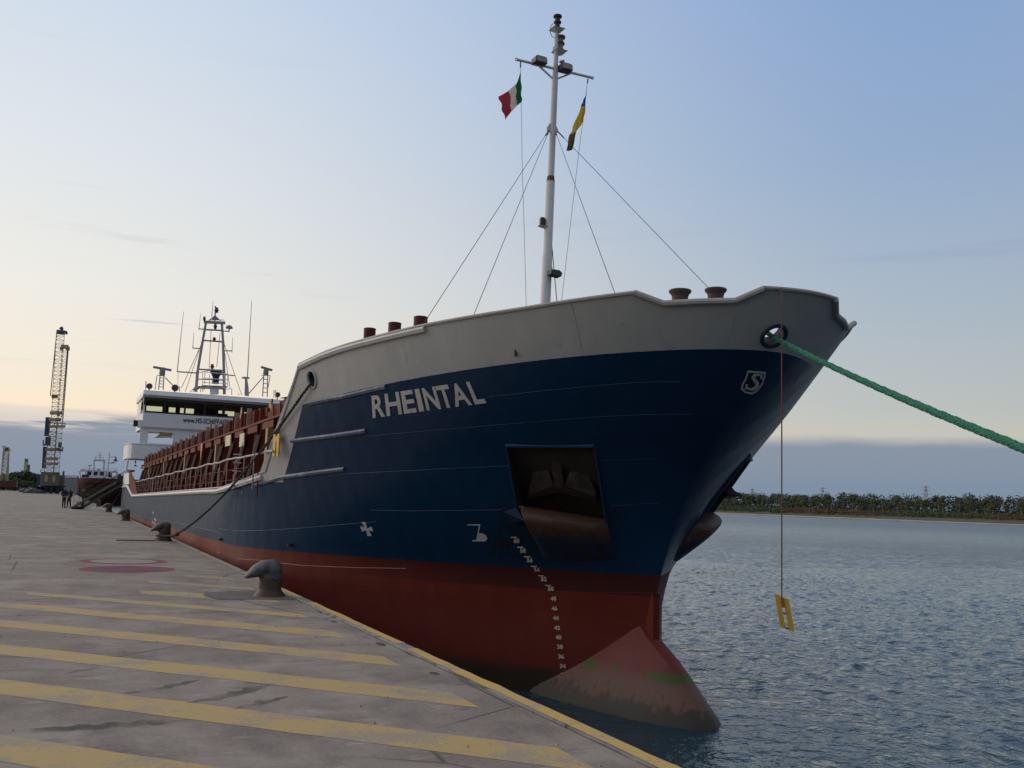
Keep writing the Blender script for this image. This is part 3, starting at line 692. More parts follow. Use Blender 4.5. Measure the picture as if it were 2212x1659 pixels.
# ---- cargo hold: coaming, stays, hatch covers, side railing
CX=1.6
def ctop(Y): return 4.16-.0083*(Y-24)
ctop0=lambda Y: float(np.interp(Y,[24,30,77],[3.94,3.91,3.52]))
def coaming():
    Ys=np.linspace(26.0,77,18)
    for a,b in zip(Ys[:-1],Ys[1:]):
        m=MB().add([(CX+.02,a,1.05),(CX+.02,b,1.05),(CX+.02,b,ctop0(b)),(CX+.02,a,ctop0(a)),(CX+.1,a,1.05),(CX+.1,b,1.05),(CX+.1,b,ctop0(b)),(CX+.1,a,ctop0(a))],[(0,1,2,3),(4,7,6,5),(3,2,6,7),(0,3,7,4),(1,5,6,2)])
        sp('coaming_plate',m,M['redox'])
    for sg in (1,):
        m=MB()
        pts=[(CX-.12,Y,ctop0(Y)) for Y in (26,40,60,77)]
        for p,q in zip(pts[:-1],pts[1:]): m.bar(p,q,.30,.07)
        sp('coaming_flange',m,M['redlight'])
    # big bracket stays with flat face bars, ochre ones and edges painted pale as if lit alternating with narrow webs
    k=0; Y=27.1
    while Y<76.5:
        zt=ctop0(Y)-.04
        big=(k%2==0)
        if big:
            m=MB().prism([(CX,Y,1.06),(CX-.75,Y,1.06),(CX-.70,Y,1.25),(CX-.26,Y,zt-.4),(CX-.26,Y,zt),(CX,Y,zt)],(0,.03,0)); o=sp('coaming_stay',m,M['redox'])
            f=MB().bar((CX-.27,Y+.015,zt-.38),(CX-.72,Y+.015,1.16),.15,.03); sp('face_bar',f,M['palered'],parent=o)
            if k%8==0: sp('ochre_panel',MB().bx(CX-.44,CX-.02,Y+.42,Y+.72,1.2,zt-.30),M['ochre'])
        else:
            m=MB().prism([(CX,Y,1.06),(CX-.35,Y,1.06),(CX-.14,Y,zt-.3),(CX-.14,Y,zt),(CX,Y,zt)],(0,.025,0)); o=sp('coaming_stay',m,M['redox'])
            f=MB().bar((CX-.15,Y+.012,zt-.30),(CX-.36,Y+.012,1.1),.09,.02); sp('face_bar',f,M['palered'],parent=o)
        # flat cover plate under the flange between stays
        if big: sp('flange_panel',MB().bx(CX-.30,CX-.27,Y+.42,Y+2.05,zt-.25,zt-.05),M['redlight'])
        Y+=1.24; k+=1
    # hatch covers: side plates with cleats and lifting eyes
    Y=31.2; k=0; L_=2.5
    while Y<76:
        z0=ctop0(Y)+.05; zt=z0+.50+.05*math.sin(k*1.7)
        m=MB().bx(CX-.02,CX+.5,Y,Y+L_*.94,z0,zt); o=sp('hatch_cover',m,M['redox'])
        for dy in (.10,.62,.80): sp('cover_rib',MB().bx(CX-.16,CX-.02,Y+L_*dy,Y+L_*dy+.05,z0,zt+(.10 if dy==.62 else -.03)),M['redox' if dy!=.62 else 'palered'],parent=o)
        if k%3==1: sp('lifting_eye',MB().prism([(CX-.1,Y+.5,zt-.15),(CX-.1,Y+.95,zt-.15),(CX-.1,Y+.86,zt+.12),(CX-.1,Y+.72,zt+.24),(CX-.1,Y+.6,zt+.12)],(.03,0,0)),M['ochre' if k%6==1 else 'redox'],parent=o)
        Y+=L_; k+=1
    # top of the covers
    sp('hatch_top',MB().add([(CX+.4,31.2,ctop0(31)+.5),(HC*2-CX-.4,31.2,ctop0(31)+.5),(HC*2-CX-.4,76,ctop0(76)+.5),(CX+.4,76,ctop0(76)+.5)],[(0,1,2,3)]),M['redox'])
    # taller end plate near the forecastle with a raked top and its crank arm
    z2=zoomc(380,950,3.6867)
    P=[at_x(*z2(*q),CX+.02) for q in [(1750,1360),(1755,1480),(1920,1410),(2080,1330),(2110,1080),(2000,1150),(1830,1290)]]
    o=sp('hatch_end_plate',MB().prism(P,(.06,0,0)),M['redox'])
    P=[at_x(*z2(*q),CX-.05) for q in [(1755,1480),(1925,1408),(1922,1425),(1752,1492)]]; sp('end_plate_lip',MB().prism(P,(.12,0,0)),M['palered'],parent=o)
    for q0,q1 in (((1822,1300),(1822,1450)),((1905,1225),(1905,1412))):
        sp('end_plate_rib',MB().bar(at_x(*z2(*q0),CX-.03),at_x(*z2(*q1),CX-.03),.05,.05),M['redox'],parent=o)
    P=[at_x(*z2(*q),CX+.2) for q in [(1760,1380),(1758,1310),(1770,1230),(1790,1190),(1802,1195),(1790,1240),(1800,1310),(1805,1370)]]
    sp('crank_arm',MB().prism(P,(.05,0,0)),M['ochre'])
    P=[at_x(*z2(*q),CX+.12) for q in [(1640,1330),(1745,1290),(1745,1400),(1690,1410),(1640,1380)]]; sp('lifting_bracket',MB().prism(P,(.05,0,0)),M['redox'])
    for (q0,q1,mm) in (((1560,190),(1620,320),'cream'),((1760,160),(1810,330),'cream')):
        A=at_x(*b_z(*q0),CX-.34); B=at_x(*b_z(*q1),CX-.34); sp('notice_board',MB().bx(CX-.36,CX-.33,min(A[1],B[1]),max(A[1],B[1]),min(A[2],B[2]),max(A[2],B[2])),M[mm])
    A=at_x(*b_z(1220,400),CX-.36); sp('life_buoy_bag',MB().add([(CX-.4,A[1]-.28,A[2]+.3),(CX-.4,A[1]+.28,A[2]+.3),(CX-.4,A[1]+.05,A[2]-.55),(CX-.25,A[1],A[2])],[(0,1,2),(0,3,1),(1,3,2),(2,3,0)]),M['orange'])
    # dark corrugation shadows are real: longitudinal stiffener half way up the coaming
    for zz in (2.0,2.9):
        m=MB(); pts=[(CX-.05,Y,zz-.0083*(Y-26)) for Y in (26,77)]; m.bar(*pts,.14,.03); sp('coaming_stiffener',m,M['redox'])
M['palered']=mat('pale_red_lit_edge_paint',(.36,.23,.17),.75,spec=.15,var=.35,vscale=6,tint=RUST,tamt=.6,tscale=4)  # on the stays, pale tone carries warm light on their edges; rust tint over
M['cream']=mat('cream_board',(.55,.47,.28),.5,var=.1)
M['orange']=mat('orange_cover',(.5,.09,.02),.5,var=.15)
coaming()
def railing():
    f=lambda Y: 2.81+(2.27-2.81)*(Y-24)/(69.6-24)
    Ys=[24.2,26,29]
    pts=[]
    Y=24.2
    while Y<69.7:
        pts.append((SIDE+.12+(.12 if Y<27 else 0),Y,f(Y)+.018*math.sin(Y*1.3)+.012*math.sin(Y*3.1))); Y+=.8
    o=sp('side_railing',MB().tube(pts,.028,6),M['pale'],True)
    Y=26.0; k=0
    while Y<69.5:
        x=SIDE+.12; zt=f(Y); m=MB().tube([(x,Y,float(sheer_aft(Y))-.35),(x,Y,zt)],.02,5); sp('stanchion',m,M['palered'],parent=o)
        if k%2==0: sp('stanchion_brace',MB().tube([(x,Y,zt-.1),(x+.12,Y+.03,zt-.45),(x+.14,Y+.03,float(sheer_aft(Y))-.6)],.016,5),M['redox'],parent=o)
        Y+=1.5; k+=1
    for dz in (.32,.62):
        m=MB(); 
        q=[(SIDE+.13,Y,f(Y)-dz) for Y in np.arange(27,69.7,1.5)]; m.tube(q,.013,5); sp('rail_wire',m,M['redox'],parent=o)
    # after end: rail drops to the poop bulwark
    P=[at_x(*b_z(*q),SIDE+.12) for q in [(275,835),(205,700)]]; sp('rail_end',MB().tube(P,.03,6),M['pale'],parent=o)
    # fittings standing on the side deck
    for q0,q1 in (((1460,640),(1460,900)),((1340,700),(1330,900)),((530,780),(525,975)),((1675,730),(1670,850))):
        A=at_x(*b_z(*q0),.75); sp('sounding_pipe',MB().tube([(.75,A[1],1.05),(.75,A[1],A[2])],.045,7),M['palered'],True)
    for q0 in ((1705,520),):
        A=at_x(*b_z(*q0),.8); B=at_x(*b_z(1705,680),.8); m=MB()
        for dz in (0,.25,.5): m.bar((.7,A[1],B[2]+dz),(.95,A[1],B[2]+dz),.03)
        m.tube([(.8,A[1],1.05),(.8,A[1],A[2])],.03,6); sp('ladder_post',m,M['white'])
railing()
# poop bulwark block at the after end of the side deck
o=MB().add([at_x(*b_z(*q),SIDE+.005) for q in [(105,740),(185,705),(185,862),(95,865)]],[(0,1,2,3)])
P=[at_x(*b_z(*q),SIDE+.003) for q in [(108,735),(183,705),(183,865),(95,880)]]; sp('poop_bulwark',MB().prism(P,(.08,0,0)),M['white'])
P=[at_x(*b_z(*q),SIDE+.02) for q in [(185,700),(205,700),(270,835),(300,1005),(235,1015),(185,870)]]; sp('poop_bulwark_inner',MB().prism(P,(.06,0,0)),M['redox'])
P=[at_x(*b_z(*q),SIDE+.02) for q in [(155,700),(205,690),(205,665),(160,662)]]; sp('poop_bitt',MB().prism(P,(.3,0,0)),M['redox'])

# ---- bridge superstructure (front face at Y=80)
YB=80.0
s2=zoomc(380,950,3.6867); s1=zoomc(0,900,2.212)
B2=lambda x,y,Y=YB: at_y(*s2(x,y),Y)
B1=lambda x,y,Y=YB: at_y(*s1(x,y),Y)
bx0,bx1=1.40,12.05
def glass_build(g,pos,c,b): return None
M['bridgeglass']=mat('bridge_glass',(.010,.012,.014),.08,var=.1,spec=.6)
M['dayglass']=mat('window_glass_tint',(.30,.34,.30),.1,var=.05)
def superstructure():
    wh=sp('wheelhouse',MB().bx(bx0,bx1,YB,YB+.12,6.62,7.72).bx(bx0,bx0+.1,YB+.12,YB+7,6.62,7.72).bx(bx1-.1,bx1,YB+.12,YB+7,6.62,7.72).bx(bx0,bx1,YB+.12,YB+7,6.52,6.62),M['white'])
    # roof slab with raked fascia
    x0,x1=bx0-.12,bx1+.12
    V=[(x0,YB-.10,8.92),(x1,YB-.10,8.92),(x1,YB+7.2,8.92),(x0,YB+7.2,8.92),(x0,YB-.35,9.10),(x1,YB-.35,9.10),(x1,YB+7.4,9.10),(x0,YB+7.4,9.10),(x0+.05,YB-.10,9.46),(x1-.05,YB-.10,9.46),(x1-.05,YB+7.2,9.46),(x0+.05,YB+7.2,9.46)]
    sp('roof',MB().add(V,[(0,1,2,3),(0,4,5,1),(1,5,6,2),(2,6,7,3),(3,7,4,0),(4,8,9,5),(5,9,10,6),(6,10,11,7),(7,11,8,4),(8,11,10,9)]),M['white'],parent=wh)
    # front windows: seven panes raked forward at the top, dark frames
    n=7; zb,zt=7.74,8.90
    for i in range(n+1):
        x=bx0+.06+(bx1-bx0-.12)*i/n
        sp('window_post',MB().prism([(x-.07,YB+.10,zb),(x+.07,YB+.10,zb),(x+.07,YB-.06,zt),(x-.07,YB-.06,zt)],(0,.08,0)),M['black'],parent=wh)
    for i in range(n):
        xa=bx0+.13+(bx1-bx0-.12)*i/n; xb=bx0+.06-.07+(bx1-bx0-.12)*(i+1)/n
        sp('window',MB().prism([(xa,YB+.13,zb+.06),(xb,YB+.13,zb+.06),(xb,YB-.02,zt-.16),(xa,YB-.02,zt-.16)],(0,.02,0)),M['bridgeglassT'],parent=wh)
    for z0,z1,yy in ((zb-.02,zb+.10,YB+.10),(zt-.18,zt+.04,YB-.02)): sp('window_rail',MB().bx(bx0,bx1,yy-.02,yy+.08,z0,z1),M['black'],parent=wh)
    # side and back walls of the wheelhouse with real openings (sky shows through)
    zz=[8.0,8.6]
    def wall_open(fixed,axis,a0,a1,zz0,zz1,holes,name):
        m=MB(); edges=sorted(set([a0,a1]+[h for o in holes for h in o])); hz0,hz1=(8.02,8.66) if axis=='y' else zz
        for p,q in zip(edges[:-1],edges[1:]):
            hole=any(abs(p-o[0])<1e-6 and abs(q-o[1])<1e-6 for o in holes)
            segs=[(zz0,hz0),(hz1,zz1)] if hole else [(zz0,zz1)]
            for s0,s1_ in segs:
                if axis=='y': m.bx(fixed-.05,fixed+.05,p,q,s0,s1_)
                else: m.bx(p,q,fixed-.05,fixed+.05,s0,s1_)
        sp(name,m,M['darkcabin'],parent=wh)
    wall_open(bx0+.05,'y',YB+.12,YB+7,7.72,8.92,[(YB+.3,YB+3.4)],'side_wall')
    wall_open(bx1-.05,'y',YB+.12,YB+7,7.72,8.92,[(YB+.5,YB+2.2),(YB+3.0,YB+4.4)],'side_wall')
    rg=zoomc(0,830,2.036); bo=[(at_y(*rg(a,960),YB+7)[0],at_y(*rg(b,960),YB+7)[0]) for a,b in ((952,1056),(1098,1142),(1172,1196),(1208,1262),(1422,1446),(1458,1526),(1586,1622),(1665,1695))]; zz[:]=(at_y(*rg(1100,990),YB+7)[2],at_y(*rg(1100,942),YB+7)[2]); bo=[(max(a,bx0+.12),b) for a,b in bo]; wall_open(YB+7,'x',bx0+.1,bx1-.1,7.3,9.0,bo,'back_wall')
    sp('outer_side_panel',MB().bx(bx0-.012,bx0-.002,YB+2.7,YB+7,7.72,8.92),M['white'],parent=wh)
    sp('corner_post',MB().bx(bx0-.02,bx0+.10,YB+.02,YB+.25,7.72,8.92),M['white'],parent=wh)
    sp('ceiling_panel',MB().bx(bx0+.1,bx1-.1,YB+.2,YB+6.9,8.80,8.86),M['darkcabin'],parent=wh)
    for xx,w_,yy in ((5.9,.5,84),(7.3,.9,83),(9.0,.4,85),(10.6,.5,83.5),(4.6,.3,86)): sp('bridge_console',MB().bx(xx,xx+w_,yy,yy+.5,6.65,8.25),M['darkcabin'],parent=wh)
    for xx in (3.0,5.2,6.7,8.2): sp('wiper_motor',MB().box((xx,YB-.10,zt-.02),(.14,.10,.07)),M['black'],parent=wh)
    # lettering on the front below the windows
    V,F=text_mesh('www.HS-SCHIFFAHRT.de',.028); lo=V.min(0); hi=V.max(0)
    A=B2(752,1450); A2=B2(752,1436); hS=.40; sc_=hS/ .72
    wd=(B2(1390,1450)[0]-A[0])/(hi[0]-lo[0])*1.03; V2=[(A[0]+(v[0]-lo[0])*wd,YB-.012,A[2]-.12+(v[1])*sc_) for v in V]; 
    o=MB().add(V2,F); sp('lettering',o,M['blacktext'],parent=wh)
    # deck below: front wall with the big opening, wing bulwark with rounded corner
    A,Bq=B1(1047,1053),B1(1222,1150); xl=B1(985,1140)[0]
    ox0,ox1,oz0,oz1=A[0],Bq[0],Bq[2],A[2]
    lw=sp('lower_bridge',MB().bx(xl,ox0,YB+.2,YB+.35,4.1,6.52).bx(ox1,2*HC-xl,YB+.2,YB+.35,4.1,6.52).bx(ox0,ox1,YB+.2,YB+.35,4.1,oz0).bx(ox0,ox1,YB+.2,YB+.35,oz1,6.52),M['white'])
    m=MB()
    for (p,q) in (((ox0,oz0),(ox1,oz0)),((ox1,oz0),(ox1,oz1)),((ox1,oz1),(ox0,oz1)),((ox0,oz1),(ox0,oz0))): m.bar((p[0],YB+.2,p[1]),(q[0],YB+.2,q[1]),.06)
    sp('opening_coaming',m,M['white'],parent=lw)
    c0=B1(1115,1090,YB+6); sp('lifeboat_shelf',MB().prism([B1(1113,1090,YB+4),B1(1150,1062,YB+4),B1(1226,1062,YB+4),B1(1218,1090,YB+4)],(0,3.0,.0)),M['cream'],parent=lw)
    sp('lifeboat_shelf_edge',MB().prism([B1(1118,1096,YB+3.9),B1(1113,1090,YB+3.9),B1(1218,1090,YB+3.9),B1(1218,1104,YB+3.9)],(0,.1,0)),M['white'],parent=lw)
    wt,wb=B1(1000,1145)[2],B1(1000,1250)[2]; wx=SIDE+.03
    prof=[(wx+.0,YB+5),(wx,YB+.9),(wx+.10,YB+.4),(wx+.30,YB+.08),(wx+.7,YB-.02),(2*HC-wx-.7,YB-.02),(2*HC-wx-.3,YB+.08),(2*HC-wx-.1,YB+.4),(2*HC-wx,YB+.9),(2*HC-wx,YB+5)]
    V=[(x,y,wb) for x,y in prof]+[(x,y,wt) for x,y in prof]; k=len(prof); F=[(i,i+1,k+i+1,k+i) for i in range(k-1)]+[tuple(range(k))]
    sp('bridge_wing',MB().add(V,F),M['white'],True,parent=lw)
    sp('wing_rail',MB().tube([(x,y,wt) for x,y in prof],.05,6),M['white'],True,parent=lw)
    sp('wing_light',MB().tube([B1(957,1285),B1(957,1262)],.05,6).lathe([(.02,0),(.14,-.14),(.0,-.15)],B1(957,1290),10),M['darkmetal'],parent=lw)
    # pillars down to the poop
    P0=B1(897,1270,YB+.2); P1=B1(872,1345,YB+.2); sp('pillar',MB().bar((wx+.15,YB+.6,wb),(wx-.02,YB+.6,2.0),.14,.28),M['white'],parent=lw)
    sp('house_front',MB().bx(xl+.6,2*HC-xl-.6,YB+.6,YB+.75,1.05,wb+.02),M['white'],parent=lw)
    sp('stair_stringer',MB().bar((1.2,YB+.3,1.2),(2.1,YB+.4,wb),.08,.22),M['white'],parent=lw)
    # navigation light box on the side of the bridge
    A=B1(948,1010); sp('sidelight_box',MB().bx(bx0-.62,bx0-.3,YB+.3,YB+1.2,6.65,7.1),M['black'],parent=wh); sp('sidelight_bracket',MB().bx(bx0-.3,bx0-.01,YB+.2,YB+.8,6.55,7.15),M['white'],parent=wh)
    sp('accommodation_block',MB().bx(xl+.5,2*HC-xl-.5,YB+.8,YB+7.5,1.05,6.4),M['white'],parent=lw) if False else None
    return wh,lw
M['blacktext']=mat('black_lettering',(.02,.02,.022),.5,var=.1)
M['darkcabin']=mat('wheelhouse_lining',(.035,.032,.028),.6,var=.2)
def tg():
    m=bpy.data.materials.new('tinted_window_glass'); m.use_nodes=True; nt=m.node_tree; N=nt.nodes; L=nt.links; N.clear()
    out=N.new('ShaderNodeOutputMaterial'); mx=N.new('ShaderNodeMixShader'); tr=N.new('ShaderNodeBsdfTransparent'); gl=N.new('ShaderNodeBsdfGlossy'); fr=N.new('ShaderNodeFresnel')
    tr.inputs[0].default_value=(.74,.80,.72,1); gl.inputs['Roughness'].default_value=.04; fr.inputs[0].default_value=1.3
    L.new(fr.outputs[0],mx.inputs[0]); L.new(tr.outputs[0],mx.inputs[1]); L.new(gl.outputs[0],mx.inputs[2]); L.new(mx.outputs[0],out.inputs[0]); return m
M['bridgeglassT']=tg()
WH,LW=superstructure()

# ---- everything on the wheelhouse top (mast plane Y=83.5)
def topside():
    Y=83.5; Q=lambda x,y,dy=0: at_y(*s2(x,y),Y+dy)
    mm=sp('signal_mast',MB().bar(Q(905,1110),Q(925,870),.22).bar(Q(925,870),Q(985,510),.20).bar(Q(985,510),Q(1025,290),.18)
        .bar(Q(1240,1140),Q(1235,860),.22).bar(Q(1235,860),Q(1225,520),.20).bar(Q(1225,520),Q(1210,300),.18),M['mastdim'])
    for a,b,w in (((925,845),(1240,860),.12),((990,505),(1230,522),.12),((1010,378),(1215,388),.12),((1000,288),(1250,300),.22),((1060,270),(1130,215),.07),((1130,215),(1195,275),.07),((1130,215),(1128,375),.08),((1055,265),(1240,265),.05),((925,960),(1235,975),.08),((940,885),(1085,855),.05)):
        sp('mast_bar',MB().bar(Q(*a),Q(*b),w),M['mastdim'],parent=mm)
    P=[Q(1085,262),Q(1130,215),Q(1180,262)]; sp('mast_gusset',MB().prism(P,(0,.06,0)),M['mastdim'],parent=mm)
    sp('mast_top_pole',MB().tube([Q(1132,215),Q(1135,100)],.06,6),M['mastdim'],parent=mm)
    for a,b,r in (((1148,118),(1150,180),.19),((1135,315),(1133,370),.16),((1098,785),(1098,840),.17),((1006,225),(1004,275),.13),((1122,470),(1122,505),.16)):
        A,Bp=Q(*a,-.2),Q(*b,-.2); sp('signal_lamp',MB().tube([Bp,Bp+(A-Bp)*.3,Bp+(A-Bp)*.45,Bp+(A-Bp)*.55,Bp+(A-Bp)*.7,A],[r*.7,r*.7,r,r,r*.7,r*.7],8),M['lampred'],True,parent=mm)
    for a,b,c in (((680,873),(925,890),.10),((868,595),(968,604),.08),((940,368),(1020,378),.08),((1225,395),(1298,398),.08),((1235,628),(1330,628),.08),((1200,905),(1360,920),.09)):
        sp('yardarm',MB().bar(Q(*a),Q(*b),c),M['mastdim'],parent=mm)
    for a,b,r in (((685,875),(760,168),.025),((868,600),(882,412),.02),((940,380),(962,188),.02),((1330,650),(1338,468),.02),((1092,230),(1108,38),.022),((1512,935),(1562,40),.03),((697,895),(690,1050),.014)):
        sp('whip_antenna',MB().tube([Q(*a),Q(*b)],[r*1.6,r*.7],5),M['mastdim'],parent=mm)
    A=Q(1297,365); sp('dome_antenna',MB().lathe([(.05,-.3),(.05,0),(.30,.0),(.28,.12),(.18,.24),(.02,.30)],A,14),M['grey'],True,parent=mm)
    for a,b in (((985,515),(735,1065)),((945,620),(780,1110)),((1232,525),(1445,1150)),((1245,650),(1305,1060)),((1085,375),(1060,860)),((1190,420),(1150,820))):
        sp('mast_stay',MB().tube([Q(*a),Q(*b)],.022,4),M['steelwire'],parent=mm)
    # funnel-like blue horn column with platform and rails
    pl=sp('lookout_platform',MB().prism([Q(980,1030,-.9),Q(1280,1045,-.9),Q(1270,1062,-.9),Q(985,1050,-.9)],(0,1.8,0)),M['grey'])
    for a,b in (((985,880),(985,1110)),((1010,880),(1010,1020)),((1065,910),(1065,1030)),((1280,900),(1280,1045)),((985,1030),(985,1110)),((1010,880),(1280,900)),((985,950),(1280,965)),((990,1000),(1280,1015)),((1065,1050),(985,1090)),((1215,1050),(1285,1090)),((1240,900),(1240,1045))):
        sp('platform_rail',MB().tube([Q(*a,-.9),Q(*b,-.9)],.03,5),M['white'],parent=pl)
    c=Q(1135,1015,-.2); t=Q(1138,862,-.2); hgt=t[2]-c[2]; r0=.30
    sp('exhaust_trunk',MB().lathe([(r0*1.0,0),(r0*.85,hgt*.35),(r0*.95,hgt*.55),(r0*1.5,hgt*.8),(r0*1.75,hgt*.93),(r0*1.3,hgt),(r0*.9,hgt*1.03)],c,18),M['bluefun'],True)
    sp('compass_column',MB().tube([Q(1122,1140,-.2),Q(1122,1040,-.2)],.36,12),M['white'],True)
    # radar scanners
    for (bl,br,arm,l) in ((((465,1085),(520,1090)),((485,910),(530,915)),((402,818),(617,857)),1),(((1690,1165),(1745,1170)),((1705,910),(1750,915)),((1672,818),(1803,857)),1)):
        m=MB().bar(Q(*bl[0]),Q(*br[0]),.08).bar(Q(*bl[1]),Q(*br[1]),.08)
        for f in (.2,.4,.6,.8,1.0): m.bar(Q(*bl[0])*(1-f)+Q(*br[0])*f,Q(*bl[1])*(1-f)+Q(*br[1])*f,.06)
        rd=sp('radar_post',m,M['mastdim'])
        cx=(br[0][0]+br[1][0])/2; sp('radar_gearbox',MB().lathe([(.20,-.05),(.24,.1),(.22,.42),(.16,.5),(.16,.6)],Q(cx,br[0][1]),12),M['grey'],True,parent=rd)
        sp('radar_scanner',MB().bar(Q(*arm[0]),Q(*arm[1]),.28,.16),M['grey'],parent=rd)
        for s in ((-1,1) if bl[0][0]<900 else (1,-1)):
            x0=bl[0][0]-25 if s==-1 else bl[1][0]+ (20)
        if bl[0][0]<900:
            sp('radar_brace',MB().tube([Q(545,945),Q(635,1035)],.045,5).tube([Q(445,925),Q(425,1085)],.035,5).bar(Q(445,915),Q(545,925),.05),M['mastdim'],parent=rd)
        else:
            sp('radar_brace',MB().tube([Q(1700,935),Q(1525,1135)],.045,5).tube([Q(1778,925),Q(1755,1060)],.035,5).bar(Q(1675,915),Q(1785,920),.05),M['mastdim'],parent=rd)
    # mushroom antenna, horns, searchlights, small fittings
    sp('gps_mast',MB().tube([Q(1485,1155),Q(1490,960)],.06,6).lathe([(.08,0),(.36,.05),(.30,.16),(.05,.20)],Q(1490,960),14),M['mastdim'],True)
    sp('gps_mast',MB().tube([Q(1512,1160),Q(1510,1060),Q(1505,960)],[.14,.12,.04],6),M['mastdim'],True)
    for q,r in (((358,1045),.24),((660,1065),.28),((1868,1145),.22)):
        A=Q(*q,-2.5); sp('searchlight',MB().tube([A+np.array([0,.3,0]),A+np.array([0,-.05,0]),A+np.array([0,-.08,0])],[r*.7,r,r*.9],14).tube([A+np.array([0,.1,-.45]),A+np.array([0,.1,-.1])],.05,6),M['darkmetal'],True)
    for q0,q1 in (((315,1085),(318,985)),((1825,1180),(1825,1090)),((1845,1180),(1845,1085)),((715,1105),(713,1045)),((1410,1145),(1408,1130))):
        sp('stub_antenna',MB().tube([Q(*q0,-2),Q(*q1,-2)],.035,5),M['grey'])
    P=[Q(870,1085),Q(900,1050),Q(960,1040),Q(945,1075)]; sp('blue_canvas_cover',MB().prism(P,(0,.8,0)),M['bluefun'])
    for q0,q1 in (((835,1115),(905,1045)),((865,1115),(940,1050)),((960,1045),(962,1115)),((1285,1075),(1328,1075)),((1328,1075),(1325,1145)),((905,1045),(905,1115))): sp('roof_rail',MB().tube([Q(*q0),Q(*q1)],.035,5),M['white'])
M['mastdim']=mat('backlit_mast_paint',(.34,.335,.33),.6,var=.12,spec=.25)  # mast grey darkened: dimness of the backlit mast is put into the colour
M['lampred']=mat('lamp_housing',(.10,.022,.015),.45,var=.2)
M['bluefun']=mat('deep_blue_paint',(.006,.012,.055),.4,var=.15)
topside()

